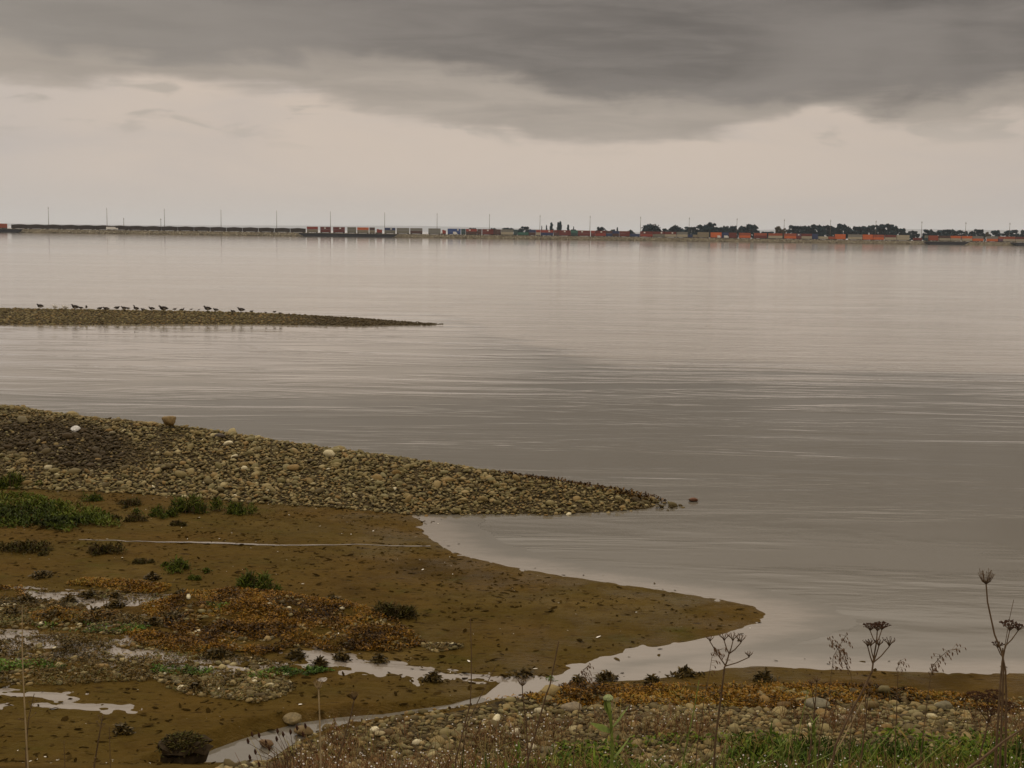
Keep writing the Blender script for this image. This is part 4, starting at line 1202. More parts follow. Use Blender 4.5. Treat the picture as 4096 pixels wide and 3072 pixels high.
panicle([(1838, 1455), (1842, 1520), (1835, 1620)], 4.8, 'drooping grass plume left of the tall yarrow head', [(1788, 1378), (1800, 1390), (1815, 1410), (1825, 1430), (1838, 1455)], 54)
panicle([(1798, 1440), (1790, 1500), (1770, 1600)], 4.9, 'smaller drooping grass plume below the first plume', [(1830, 1370), (1815, 1392), (1800, 1418), (1798, 1440)], 34)
panicle([(2012, 1450), (2002, 1520), (1990, 1620)], 4.8, 'nodding grass plume between yarrow and the tallest stalk', [(2065, 1402), (2048, 1405), (2030, 1420), (2015, 1438), (2012, 1450)], 48)
panicle([(1533, 1450), (1520, 1520), (1505, 1620)], 4.8, 'small nodding grass plume left of the slender umbels', [(1560, 1402), (1548, 1405), (1538, 1418), (1533, 1450)], 26)
panicle([(1258, 1470), (1250, 1540), (1240, 1620)], 5.2, 'faint reddish plume in front of the inlet weed', [(1275, 1435), (1262, 1445), (1255, 1460), (1258, 1470)], 34)
panicle([(1940, 1448), (1938, 1500), (1935, 1580)], 5.0, 'single slim grass spike right of the yarrow', [(1946, 1425), (1941, 1435), (1938, 1446)], 12)
# pods on fine stems, lower left
pd = [(545, 1590), (560, 1592), (600, 1583), (612, 1590), (628, 1585), (536, 1605), (575, 1608), (582, 1620), (552, 1628), (540, 1640), (598, 1600), (642, 1576), (660, 1572), (560, 1655), (655, 1590)]
base_pt = place_path([(640, 1640), (645, 1690)], 4.8)[-1]
root = link('pod_plant', None, label='spray of thin stems with dark pointed pods over the creek', cat='plant', loc=tuple(base_pt))
mb, pods = MB(), []
for x, y in pd:
    e = at_dist(x, y, 4.8 + RNG.normal(0, 0.06)) - base_pt
    m = at_dist(0.5 * x + 0.5 * 640, 0.4 * y + 0.6 * 1655, 4.8) - base_pt
    mb.tube([(0, 0, 0), m, e], [0.0025, 0.0018, 0.0009], 3)
    mh = MB(); pods.append(mh)
    mh.tube([e - np.array([0, 0, 0.004]), e + np.array([0, 0, 0.004]), e + np.array([-0.002, 0, 0.012]), e + np.array([-0.003, 0, 0.021])], [0.002, 0.0062, 0.0052, 0.0006], 5)
finish(root, mb, pods, M_STEM, M_HEAD, 'seed_pod')
# green stalk with a pale knobby bud
p = place_path([(1314, 1512), (1317, 1540), (1320, 1560), (1322, 1600), (1322, 1659)], 4.6)
root, b0 = stalk_root(p, 'fresh green stalk with a pale knobby bud and two leaves', 'green_stalk', 'plant')
mb, mh, leaves = MB(), MB(), []
mb.tube([q - b0 for q in p], [0.009, 0.008, 0.006, 0.006] + [0.007] * (len(p) - 4), 7)
for i in range(60):
    a = 2.399 * i; zz = 1 - (i + 0.5) / 60 * 1.2; r = math.sqrt(max(0, 1 - zz * zz))
    mh.blob(p[0] - b0 + np.array([math.cos(a) * r, math.sin(a) * r, zz * 0.75]) * 0.016 + np.array([0, 0, 0.006]), 0.0046)
for (x0, y0), (x1, y1), (x2, y2) in (((1322, 1572), (1340, 1550), (1358, 1526)), ((1318, 1580), (1300, 1572), (1276, 1562)), ((1323, 1640), (1345, 1615), (1362, 1590)), ((1318, 1545), (1308, 1525), (1304, 1508)), ((1318, 1545), (1326, 1525), (1330, 1506))):
    a, m, e = [at_dist(x, y, 4.6) - b0 for x, y in ((x0, y0), (x1, y1), (x2, y2))]
    wv_ = np.array([0.003, 0.006, 0.006])
    ml = MB(); leaves.append(ml)
    ml.quad(a - wv_, a + wv_, m + wv_ * 1.6, m - wv_ * 1.6); ml.quad(m - wv_ * 1.6, m + wv_ * 1.6, e + wv_ * 0.3, e - wv_ * 0.3)
link('stem', mb.mesh('stem', M_GREEN, True), root); link('bud', mh.mesh('bud', M_BUD), root)
for ml in leaves:
    link('leaf', ml.mesh('leaf', M_GREEN), root)
p = place_path([(1758, 1560), (1760, 1600), (1762, 1650)], 4.6)
p2 = place_path([(1688, 1610), (1692, 1650)], 4.4)
for pp, lab in ((p2, 'young pale green stalk low in the grass at the bottom'), (p, 'young green leafy shoot among the dry stalks')):
    root, b0 = stalk_root(pp, lab, 'green_shoot', 'plant')
    mb, ml = MB(), MB(); mb.tube([q - b0 for q in pp], 0.004, 5)
    top = pp[0] - b0
    for i in range(14):
        a = 2.399 * i; z0 = top - np.array([0, 0, 0.006 * i])
        d = np.array([math.cos(a) * 0.02, math.sin(a) * 0.02, 0.03]); s_ = np.array([-math.sin(a), math.cos(a), 0]) * 0.005
        ml.quad(z0 - s_, z0 + s_, z0 + d + s_ * 0.3, z0 + d - s_ * 0.3)
    link('stem', mb.mesh('stem', M_GREEN), root); link('leaf', ml.mesh('leaf', M_GREEN), root)

# ------------------------------------------------------------------ birds on the far bar
M_DARKB = plain('dark_plumage', (0.030, 0.022, 0.016), 0.8, 0.2, 0.3, 20)
M_BELLY = plain('pale_plumage', (0.32, 0.28, 0.22), 0.8, 0.2, 0.2, 20)
M_GULL = plain('gull_grey', (0.42, 0.40, 0.36), 0.8, 0.2, 0.1, 10)
M_GULLW = plain('gull_white', (0.70, 0.66, 0.58), 0.8, 0.2, 0.05, 10)
M_LEG = plain('bird_leg', (0.05, 0.035, 0.02), 0.7, 0.2, 0.1, 10)
def bird(kind, name, lab, px, py_feet, wpx, face, pose, group):
    p = crest(spit2, RIDGE2, px, RNG.uniform(0.3, 1.3)) if px < 900 and kind != 'tip' else hit(px, py_feet)
    s = wpx * K * p[1] / F          # body length in metres
    up = {'stand': 0.20, 'sit': 0.02, 'alert': 0.22, 'front': 0.24}[pose] * s / 1.0
    mb = MB()
    neck = {'stand': 0.02, 'sit': -0.02, 'alert': 0.22, 'front': 0.12}[pose]
    sp = [(-0.62, 0.20), (-0.50, 0.20), (-0.30, 0.21), (-0.05, 0.21), (0.18, 0.23), (0.30, 0.30), (0.36, 0.38 + neck * 0.5), (0.39, 0.44 + neck), (0.46, 0.46 + neck), (0.53, 0.445 + neck), (0.62, 0.43 + neck)]
    rd = [0.03, 0.10, 0.20, 0.245, 0.22, 0.16, 0.105, 0.088, 0.085, 0.045, 0.012]
    if pose == 'sit':
        sp = [(x, z - 0.04) for x, z in sp]
    mb.tube([(x * s, 0, z * s + up) for x, z in sp], [r * s for r in rd], 8)
    if kind == 'gull':
        mats = [M_GULLW, M_GULL]
        for i, fc in enumerate(mb.f):
            c_ = np.mean([mb.v[k] for k in fc], 0)
            if c_[2] > 0.26 * s + up and c_[0] < 0.15 * s: mb.m[i] = 1
    else:
        mats = [M_DARKB, M_BELLY]
        for i, fc in enumerate(mb.f):
            c_ = np.mean([mb.v[k] for k in fc], 0)
            if (c_[2] < 0.14 * s + up and c_[0] < 0.05 * s) or (pose == 'front' and c_[2] < 0.2 * s + up): mb.m[i] = 1
    root = link(name, None, label=lab, cat='bird', group=group, loc=(p[0], p[1], ground_z(p[0], p[1]) + (0.17 if pose == 'sit' else 0.09)))
    link('body', mb.mesh('body', mats, True), root)
    if pose != 'sit':
        for sy in (-0.06, 0.06):
            ml = MB(); ml.tube([(0, sy * s, 0.10 * s + up), (0.02 * s, sy * s, -0.02), (0.09 * s, sy * s, -0.025)], 0.022 * s, 4)
            link('leg', ml.mesh('leg', M_LEG), root)
    root.rotation_euler = (0, 0, {1: 0.15, -1: math.pi - 0.2, 0: -1.45}[face] + RNG.normal(0, 0.15))
    return root
zx8 = lambda z: z * 900 / 2212 / K
BIRDS = [(395, 667, 26, -1, 'sit', 'g', 'dark goose crouching alone at the left end of the bar'), (540, 668, 22, -1, 'stand', 'u', 'pale gull, leftmost of the two on the bar'),
         (640, 668, 23, -1, 'stand', 'u', 'pale gull, nearest the large dark goose beside it'), (738, 668, 28, -1, 'stand', 'g', 'large dark goose standing right of the gulls'),
         (795, 669, 16, -1, 'sit', 'd', 'small duck lying behind the tail of the large goose'), (850, 669, 18, 0, 'front', 'g', 'goose standing upright facing the shore with white belly'),
         (982, 670, 17, 1, 'sit', 'd', 'dark duck, left of a close pair in the middle of the row'), (1042, 670, 22, -1, 'sit', 'd', 'dark duck, right of a close pair in the middle of the row'),
         (1150, 671, 20, 1, 'sit', 'd', 'flat resting duck between two close pairs'), (1218, 671, 21, -1, 'stand', 'd', 'plump dark duck with another at its tail'),
         (1258, 671, 14, -1, 'sit', 'd', 'small duck tucked behind the plump dark duck'), (1338, 672, 22, -1, 'alert', 'g', 'goose with raised slim neck in mid row'),
         (1405, 672, 17, -1, 'sit', 'd', 'low resting duck right of the slim-necked goose'), (1490, 672, 20, -1, 'stand', 'd', 'dark duck standing left of the largest dark goose'),
         (1605, 672, 30, -1, 'stand', 'g', 'largest dark goose, with pale flank, in mid row'), (1718, 673, 13, 1, 'sit', 'd', 'small rounded duck asleep right of the largest goose'),
         (1790, 673, 16, 1, 'front', 'g', 'goose standing upright alone with a pale breast'), (1880, 673, 9, 1, 'sit', 'd', 'tiny resting bird right of the upright goose'),
         (1956, 674, 7, 1, 'sit', 'd', 'tiny bird just left of the heavy goose'), (2040, 674, 28, -1, 'stand', 'g', 'heavy dark goose standing with a small duck following'),
         (2122, 675, 20, -1, 'sit', 'd', 'small duck following the heavy dark goose')]
for z, y, w, fc, pose, kd, lab in BIRDS:
    bird('gull' if kd == 'u' else 'goose', {'u': 'gull', 'g': 'goose', 'd': 'duck'}[kd], lab, zx8(z), y, w * 0.60, fc, pose, 'birds resting on the far gravel bar')
zx9 = lambda z: (900 + z * 1000 / 2212) / K
for z, y, w, fc, pose, kd, lab in [(70, 675, 15, -1, 'stand', 'd', 'dark duck standing left of the last standing goose'), (142, 676, 22, -1, 'stand', 'g', 'dark goose, the last standing one towards the tip'),
                                   (235, 678, 11, 1, 'sit', 'd', 'small bird resting just beyond the last standing goose'), (362, 679, 9, -1, 'sit', 'd', 'tiny bird midway to the tip of the bar'),
                                   (440, 680, 11, 1, 'sit', 'd', 'left one of two low birds nearest the tip'), (492, 680, 11, -1, 'sit', 'd', 'right one of two low birds nearest the tip'),
                                   (1703, 702, 7, 0, 'front', 'u', 'tiny white bird standing at the weedy tip of the bar')]:
    bird('gull' if kd == 'u' else 'goose', {'u': 'gull', 'g': 'goose', 'd': 'duck'}[kd], lab, zx9(z), y, w * 0.68, fc, pose, 'birds resting on the far gravel bar')

# ------------------------------------------------------------------ the far causeway with trains
CA = np.array([-0.4096 * 1270, 1270.0]); CBp = np.array([0.4096 * 1460, 1460.0])
cdir = (CBp - CA) / np.linalg.norm(CBp - CA); cnrm = np.array([-cdir[1], cdir[0]])   # cnrm points away from the camera
CANG = math.atan2(cdir[1], cdir[0])
def along(Xsrc, off=0.0):
    """distance along the causeway (from its left end) where photo column Xsrc meets it"""
    d = ray(Xsrc, 945); m = d[0] / d[1]
    o = CA + cnrm * off
    t = (m * o[1] - o[0]) / (cdir[0] - m * cdir[1])
    return t
def cpos(t, off, z):
    p = CA + cdir * t + cnrm * off
    return (p[0], p[1], z)
LEN0, LEN1 = -500, 1900
TOP = 3.7
V, Fq = [], []
prof = [(-9.5, -1.0), (-7.6, 0.0), (-1.2, TOP), (0.0, TOP + 0.15), (3.0, TOP + 0.3), (34, TOP + 0.3), (42, -1.0)]
ts = np.arange(LEN0, LEN1, 12.0)
for t in ts:
    for k, (o, z) in enumerate(prof):
        j = 0.35 * RNG.normal() if 0 < k < 3 else 0
        V.append(cpos(t, o + j, z))
m_ = len(prof)
for i in range(len(ts) - 1):
    for k in range(m_ - 1):
        a = i * m_ + k
        Fq.append((a, a + m_, a + m_ + 1, a + 1))
M_EARTH = plain('causeway_fill', (0.14, 0.115, 0.07), 0.9, 0.1, 0.4, 0.25)
causeway = link('causeway', mesh_np('causeway', np.array(V), np.array(Fq), M_EARTH, False), kind='structure')
# rip-rap: pale rock above, weed-dark at the tide line
n = 6000
t = RNG.uniform(-40, 1270, n); w = RNG.random(n)
o = -8.0 + w * 7.2; z = -0.1 + w * (TOP + 0.1)
pt = np.array([cpos(a, b2, c2) for a, b2, c2 in zip(t, o, z)])
pt[:, 2] += RNG.uniform(-0.15, 0.15, n)
M_RIP, tr, br = new_mat('riprap_rock')
cr_ = tr.ramp(tr.n('ShaderNodeAttribute', attribute_name='rnd').outputs['Fac'], [(0.4, (0.13, 0.105, 0.06)), (0.7, (0.30, 0.265, 0.18)), (1.0, (0.50, 0.46, 0.35))])
tr.put(br, 'Base Color', tr.mix(tr.n('ShaderNodeAttribute', attribute_name='algae').outputs['Fac'], cr_, rgb((0.045, 0.034, 0.016))))
tr.put(br, 'Roughness', 0.85); tr.put(br, 'Specular IOR Level', 0.1)
stone_heap('riprap', pt, RNG.uniform(0.45, 1.0, n), causeway, np.clip(0.45 + 0.5 * RNG.random(n) + 0.0 * w, 0, 0.99), np.where(w < 0.22 + 0.08 * RNG.normal(size=n), 0.85, 0.25 * (RNG.random(n) < 0.3)), 'o', 0.6, M_RIP)
# flat land behind, where the trees grow
lv = [cpos(500, 36, 2.0), cpos(2000, 36, 2.0), cpos(2600, 900, 2.0), cpos(700, 900, 2.0)]
lv += [(p[0], p[1], -2.0) for p in lv]
link('far_shore', mesh_np('far_shore', np.array(lv), np.array([[0, 1, 2, 3], [0, 4, 5, 1], [1, 5, 6, 2], [2, 6, 7, 3], [3, 7, 4, 0]]), M_EARTH, False), kind='structure')

def paint(name, col, rough=0.6):
    m, t, b = new_mat(name)
    P = t.n('ShaderNodeTexCoord').outputs['Object']
    n = t.noise(t.mapping(P, (0.6, 0.6, 2.0)), 1.2, 4)
    n2_ = t.noise(P, 3.0, 3)
    c0 = t.ramp(n, [(0.35, tuple(x * 0.75 for x in col)), (0.65, tuple(x * 1.08 for x in col))])
    t.put(b, 'Base Color', t.mix(t.smooth(n2_, 0.6, 0.75, 0, 0.4), c0, rgb((0.10, 0.055, 0.03))))
    t.put(b, 'Roughness', rough); t.put(b, 'Specular IOR Level', 0.3)
    return m
CC = {'red': ((0.30, 0.045, 0.025), 'red'), 'dred': ((0.16, 0.026, 0.018), 'dark red'), 'orange': ((0.62, 0.135, 0.028), 'orange'), 'rust': ((0.34, 0.075, 0.03), 'rust red'), 'cream': ((0.42, 0.37, 0.26), 'cream'),
      'grey': ((0.21, 0.205, 0.175), 'grey'), 'olive': ((0.20, 0.19, 0.14), 'olive grey'), 'navy': ((0.02, 0.04, 0.12), 'navy blue'), 'blue': ((0.025, 0.07, 0.24), 'blue'), 'green': ((0.05, 0.16, 0.12), 'green'),
      'brown': ((0.09, 0.04, 0.03), 'dark brown'), 'teal': ((0.03, 0.07, 0.07), 'dark teal'), 'tan': ((0.26, 0.22, 0.145), 'tan'), 'violet': ((0.13, 0.06, 0.10), 'dull violet')}
CM = {k: paint('container_' + k, v[0]) for k, v in CC.items()}
M_BLACK = plain('black_steel', (0.022, 0.020, 0.018), 0.7, 0.3, 0.3, 1.0)
M_WHITE = plain('white_marking', (0.72, 0.70, 0.64), 0.6, 0.3, 0.1, 2.0)
M_HULL = plain('dark_hull', (0.014, 0.016, 0.022), 0.6, 0.3, 0.3, 0.3)
M_COAL = plain('coal', (0.020, 0.016, 0.012), 0.9, 0.1, 0.5, 0.8)
M_COALCAR = plain('coal_car_steel', (0.040, 0.030, 0.022), 0.8, 0.2, 0.4, 0.5)
M_POLE = plain('pole_wood', (0.13, 0.11, 0.09), 0.85, 0.1, 0.3, 1.0)

# poles
POLES = [106, 232, 356, 478, 598, 714, 831, 944, 1057, 1166, 1274, 1383, 1488, 1591, 1693, 1793, 1891, 1990, 2085, 2180]
pole_t = [along(x * K, 6.0) for x in POLES]
mb = MB(); mb.tube([(0, 0, 0), (0, 0, 12), (0, 0, 22.6)], [0.26, 0.22, 0.16], 7)
pm = mb.mesh('shaft', M_POLE, True)
mb = MB(); mb.box(-1.2, 1.2, -0.12, 0.12, 20.6, 20.9); 
for x in (-1.05, 0, 1.05):
    mb.tube([(x, 0, 20.9), (x, 0, 21.5)], 0.1, 4)
pa = mb.mesh('crossarm', M_POLE)
for i, t in enumerate(pole_t):
    root = link('utility_pole', None, label=f'tall utility pole on the causeway, {ORD[i + 1]} tall one from the left', cat='pole', group='tall poles along the causeway', loc=cpos(t, 6.0, TOP + 0.25))
    root.rotation_euler = (0, 0, CANG + math.pi / 2)
    link('shaft', pm, root); link('crossarm', pa, root)
mb = MB(); mb.tube([(0, 0, 0), (0, 0, 12.6)], [0.26, 0.2], 6); mb.box(-0.7, 0.7, -0.1, 0.1, 11.2, 11.5)
ps = mb.mesh('short_pole', M_POLE)
for x, lab in ((268, 'short pole above the coal cars between second and third tall poles'), (348, 'short pole with crossarm standing close beside the third tall pole')):
    o = link('short_pole', ps, label=lab, cat='pole', loc=cpos(along(x * K, 14), 14, TOP + 0.3))

def gap_phrase(t, cnt, noun):
    i = sum(1 for q in pole_t if q <= t)
    cnt[i] = cnt.get(i, 0) + 1
    if i == 0:
        return f'{ORD[cnt[i]]} {noun} from the left edge'
    return f'{ORD[cnt[i]]} {noun} right of the {ORD[i]} tall pole'
# coal train at left
cnt = {}
car_len = 15.6
t0, t1 = along(25 * K, 1.5), along(661 * K, 1.5)
ncar = int((t1 - t0) / (car_len + 0.5)); car_len = (t1 - t0) / ncar - 0.35
mb = MB(); mb.box(-car_len / 2, car_len / 2, -1.5, 1.5, 0.30, 4.2)
for k in range(9):
    x = -car_len / 2 + 0.4 + k * (car_len - 0.8) / 8
    for sgn in (-1, 1):
        mb.box(x - 0.08, x + 0.08, sgn * 1.5 - 0.08, sgn * 1.5 + 0.08, 0.85, 4.1)
tub = mb.mesh('tub', M_COALCAR)
loads = []
for _ in range(4):
    mb = MB(); nx = 10
    g = [[(-car_len / 2 + 0.3 + (car_len - 0.6) * i / nx, -1.35 + 2.7 * j / 4, 4.12 + (0.45 + 0.25 * RNG.random()) * (1 - ((j - 2) / 2) ** 2) * min(1, 2.2 * i / nx, 2.2 * (nx - i) / nx)) for j in range(5)] for i in range(nx + 1)]
    for i in range(nx):
        for j in range(4):
            mb.quad(g[i][j], g[i + 1][j], g[i + 1][j + 1], g[i][j + 1])
    loads.append(mb.mesh('coal_load', M_COAL))
mb = MB()
for sx in (-1, 1):
    mb.box(sx * car_len * 0.36 - 1.3, sx * car_len * 0.36 + 1.3, -1.0, 1.0, 0.0, 0.29)
bog = mb.mesh('bogie', M_BLACK)
RAIL = TOP + 0.25
for i in range(ncar):
    t = t0 + (i + 0.5) * (t1 - t0) / ncar
    ph = gap_phrase(t, cnt, 'car')
    root = link('coal_car', None, label=f'dark heaped coal car of the long train, {ph}', cat='rail car', group='coal cars on the causeway', loc=cpos(t, 1.8, RAIL))
    root.rotation_euler = (0, 0, CANG)
    link('tub', tub, root); link('coal_load', loads[i % 4], root); link('bogie', bog, root)
# container stacks: (zoom frame x0, left, right, top colour, bottom colour, white mark)
ZS = 700 / 2212
ST = [(1150, 243, 387, 'red', 'tan', 0), (1150, 413, 550, 'dred', 'dred', 1), (1150, 575, 727, 'dred', 'dred', 1), (1150, 755, 870, 'olive', 'olive', 0), (1150, 880, 1028, 'orange', 'tan', 0),
      (1150, 1034, 1106, 'brown', 'tan', 0), (1150, 1225, 1365, 'navy', 'olive', 1), (1150, 1378, 1540, 'grey', 'olive', 0), (1150, 1550, 1705, 'grey', 'brown', 0), (1150, 1780, 1935, 'grey', 'grey', 0),
      (1700, 285, 450, 'blue', 'blue', 1), (1700, 456, 512, 'teal', 'teal', 0), (1700, 515, 655, 'red', 'brown', 1), (1700, 660, 716, 'brown', 'brown', 0), (1700, 722, 866, 'dred', 'dred', 1), (1700, 872, 955, 'brown', 'brown', 0),
      (1700, 960, 1115, 'grey', 'cream', 0), (1700, 1120, 1166, 'teal', 'teal', 0), (1700, 1170, 1305, None, 'green', 0), (1700, 1312, 1398, 'navy', 'brown', 0), (1700, 1402, 1458, 'red', 'cream', 0), (1700, 1462, 1618, 'red', 'navy', 1),
      (1700, 1624, 1686, 'dred', 'brown', 0), (1700, 1690, 1838, 'dred', 'dred', 1), (1700, 1842, 1928, 'green', 'teal', 0), (1700, 1932, 2086, 'dred', 'dred', 1),
      (2300, 200, 250, 'red', 'dred', 0), (2300, 254, 388, 'dred', 'red', 1), (2300, 392, 468, 'brown', 'navy', 0), (2300, 472, 556, 'navy', 'brown', 0), (2300, 562, 688, 'dred', 'dred', 0), (2300, 692, 816, None, 'navy', 0),
      (2300, 822, 978, 'dred', 'red', 1), (2300, 982, 1128, 'dred', 'olive', 1), (2300, 1132, 1276, 'dred', 'cream', 1), (2300, 1285, 1420, 'grey', 'cream', 0), (2300, 1425, 1480, None, 'navy', 0), (2300, 1490, 1545, None, 'tan', 0), (2300, 1550, 1690, 'tan', 'tan', 0),
      (2300, 1715, 1848, 'orange', 'orange', 0), (2300, 1854, 1938, 'navy', 'navy', 0), (2300, 1942, 2038, 'dred', 'dred', 0),
      (2900, 180, 320, 'rust', 'orange', 0), (2900, 368, 525, 'rust', 'dred', 0), (2900, 550, 722, 'rust', 'cream', 0), (2900, 752, 898, 'rust', 'orange', 0), (2900, 903, 958, 'violet', 'dred', 1), (2900, 965, 1095, 'dred', 'cream', 0), (2900, 1100, 1170, 'navy', 'navy', 0),
      (2900, 1180, 1300, None, 'cream', 0), (2900, 1304, 1388, None, 'rust', 0), (2900, 1392, 1520, 'orange', 'orange', 0), (2900, 1560, 1732, 'grey', 'cream', 0), (2900, 1737, 1865, 'orange', 'orange', 0), (2900, 1870, 2006, 'rust', 'orange', 0), (2900, 2022, 2160, 'dred', 'cream', 0),
      (3396, 602, 760, 'cream', 'cream', 0), (3396, 815, 920, None, 'dred', 0), (3396, 960, 996, 'olive', 'teal', 0), (3396, 1000, 1125, 'rust', 'rust', 0), (3396, 1140, 1275, 'brown', 'cream', 0), (3396, 1282, 1410, 'orange', 'cream', 0), (3396, 1430, 1555, 'orange', 'cream', 0),
      (3396, 1560, 1695, 'grey', 'orange', 0), (3396, 1745, 1880, 'grey', 'orange', 0), (3396, 1885, 1940, 'rust', 'violet', 0), (3396, 1945, 2095, 'rust', 'cream', 0), (3396, 2102, 2250, 'dred', 'cream', 0)]
def container_mesh(L):
    mb = MB()
    H, Wd = 2.75, 2.44
    mb.box(-L / 2, L / 2, -Wd / 2, Wd / 2, 0, H)
    k = max(4, int(L / 1.1))
    for i in range(k):
        x = -L / 2 + 0.5 + (L - 1.0) * i / (k - 1)
        for sgn in (-1, 1):
            mb.box(x - 0.14, x + 0.14, sgn * Wd / 2 - 0.05, sgn * Wd / 2 + 0.05, 0.16, H - 0.14)
    for x in (-L / 2, L / 2):                      # corner posts
        for sgn in (-1, 1):
            mb.box(x - 0.10, x + 0.10, sgn * Wd / 2 - 0.09, sgn * Wd / 2 + 0.09, -0.02, H + 0.03)
    return mb
cnt = {}
mark = MB(); mark.quad((-0.9, -1.32, 0.9), (0.9, -1.32, 0.9), (0.9, -1.32, 2.1), (-0.9, -1.32, 2.1)); mark.quad((-0.9, -1.28, 0.9), (-0.9, -1.28, 2.1), (0.9, -1.28, 2.1), (0.9, -1.28, 0.9))
mark = mark.mesh('marking', M_WHITE)
ST.sort(key=lambda s: s[0] + s[1] * ZS)
bedc = {}
for (x0, a, b2, ct, cb_, wm) in ST:
    ta, tb = along(x0 + a * ZS, 1.8), along(x0 + b2 * ZS, 1.8)
    L = round(tb - ta, 1) - 0.5; t = (ta + tb) / 2
    ph = gap_phrase(t, cnt, 'stack')
    car = link('well_car', None, label=f'low black rail car under the {ph}', cat='rail car', group='container rail cars', loc=cpos(t, 1.8, RAIL))
    car.rotation_euler = (0, 0, CANG)
    mb = MB(); mb.box(-L / 2 - 0.1, L / 2 + 0.1, -1.4, 1.4, 0.35, 0.75)
    link('bed', mb.mesh('bed', M_BLACK), car)
    for sx in (-1, 1):
        mb = MB(); mb.box(sx * (L / 2 - 1.0) - 0.8, sx * (L / 2 - 1.0) + 0.8, -0.95, 0.95, 0.0, 0.35)
        link('bogie', mb.mesh('bogie', M_BLACK), car)
    for lev, cc in ((0, cb_), (1, ct)):
        if cc is None:
            continue
        z = RAIL + 0.76 + lev * 2.80
        mm = container_mesh(L)
        where = ('upper' if lev else 'lower') + ' of the' if ct else 'alone in the'
        root = link('shipping_container', None, label=f'{CC[cc][1]} container, {where} {ph}', cat='container', group='shipping containers on the train', loc=cpos(t, 1.8, z))
        root.rotation_euler = (0, 0, CANG)
        link('body', mm.mesh('body', CM[cc]), root)
        if wm and (lev == 1 or cc in ('blue',)):
            o = link('marking', mark, root); o.location = (RNG.uniform(-0.2, 0.3) * L, 0, 0)
# locomotives: red cab with a white nose
for x0, a, b2, lab in ((1150, 1110, 1198, 'small red and white locomotive between tan and navy containers'), (1700, 200, 265, 'red and white locomotive left of the blue containers'), (600, 70, 110, None)):
    if lab is None:
        continue
    ta, tb = along(x0 + a * ZS, 1.8), along(x0 + b2 * ZS, 1.8); L = tb - ta - 0.4; t = (ta + tb) / 2
    root = link('locomotive', None, label=lab, cat='locomotive', group='locomotives', loc=cpos(t, 1.8, RAIL)); root.rotation_euler = (0, 0, CANG)
    mb = MB(); mb.box(-L / 2 + 1.6, L / 2, -1.4, 1.4, 1.0, 4.3); mb.box(-L / 2 + 1.4, -L / 2 + 3.4, -1.5, 1.5, 1.0, 4.8)
    link('body', mb.mesh('body', CM['red']), root)
    mb = MB(); i = len(mb.v); mb.box(-L / 2, -L / 2 + 1.38, -1.3, 1.3, 1.0, 3.0)
    mb.v[4] = (-L / 2 + 0.5, -1.2, 2.9); mb.v[7] = (-L / 2 + 0.5, 1.2, 2.9)
    link('nose', mb.mesh('nose', M_WHITE), root)
    mb = MB(); mb.box(-L / 2, L / 2, -1.3, 1.3, 0.1, 0.98); link('frame', mb.mesh('frame', M_BLACK), root)
# stray things at the left end: red cars, a white trailer
for xa, xb, cc, h, lab, nm in ((-30, 16, 'rust', 4.6, 'rust red rail car cut by the left edge above the dark barge', 'box_car'),):
    ta, tb = along(xa * K, 1.8), along(xb * K, 1.8)
    root = link(nm, None, label=lab, cat='rail car', loc=cpos((ta + tb) / 2, 1.8, RAIL)); root.rotation_euler = (0, 0, CANG)
    mb = MB(); mb.box(-(tb - ta) / 2, (tb - ta) / 2, -1.5, 1.5, 0.8, h); mb.box(-(tb - ta) / 2 + 0.3, (tb - ta) / 2 - 0.3, -1.2, 1.2, h, h + 0.3)
    link('body', mb.mesh('body', CM[cc]), root); mb = MB(); mb.box(-(tb - ta) / 2, (tb - ta) / 2, -1.1, 1.1, 0, 0.78); link('bogie', mb.mesh('bogie', M_BLACK), root)
def road_car(x0, a, b2, off, z, col, lab, nm='van'):
    ta, tb = along(x0 + a * ZS, off), along(x0 + b2 * ZS, off); L = tb - ta
    root = link(nm, None, label=lab, cat='vehicle', group='white vehicles on the causeway', loc=cpos((ta + tb) / 2, off, z)); root.rotation_euler = (0, 0, CANG)
    mb = MB(); mb.box(-L / 2, L / 2 * 0.55, -1.0, 1.0, 0.7, 3.2); mb.box(L / 2 * 0.56, L / 2, -0.98, 0.98, 0.7, 2.2)
    link('body', mb.mesh('body', col), root)
    for x in (-L * 0.33, L * 0.33):
        mb = MB(); mb.tube([(x, -1.02, 0.45), (x, 1.02, 0.45)], 0.45, 8); link('wheel', mb.mesh('wheel', M_BLACK), root)
road_car(0, 1345, 1495, -0.3, TOP + 0.12, M_WHITE, 'white truck trailer in front of the coal cars at the second tall pole', 'truck')
road_car(2300, 1885, 1940, -0.3, TOP + 0.12, M_WHITE, 'white pickup in front of the navy containers under the trees')
road_car(2300, 1800, 1840, -0.3, TOP + 0.12, M_WHITE, 'white van at the foot of the orange double stack')
road_car(1700, 355, 405, -0.3, TOP + 0.12, M_WHITE, 'white van in front of the blue containers')

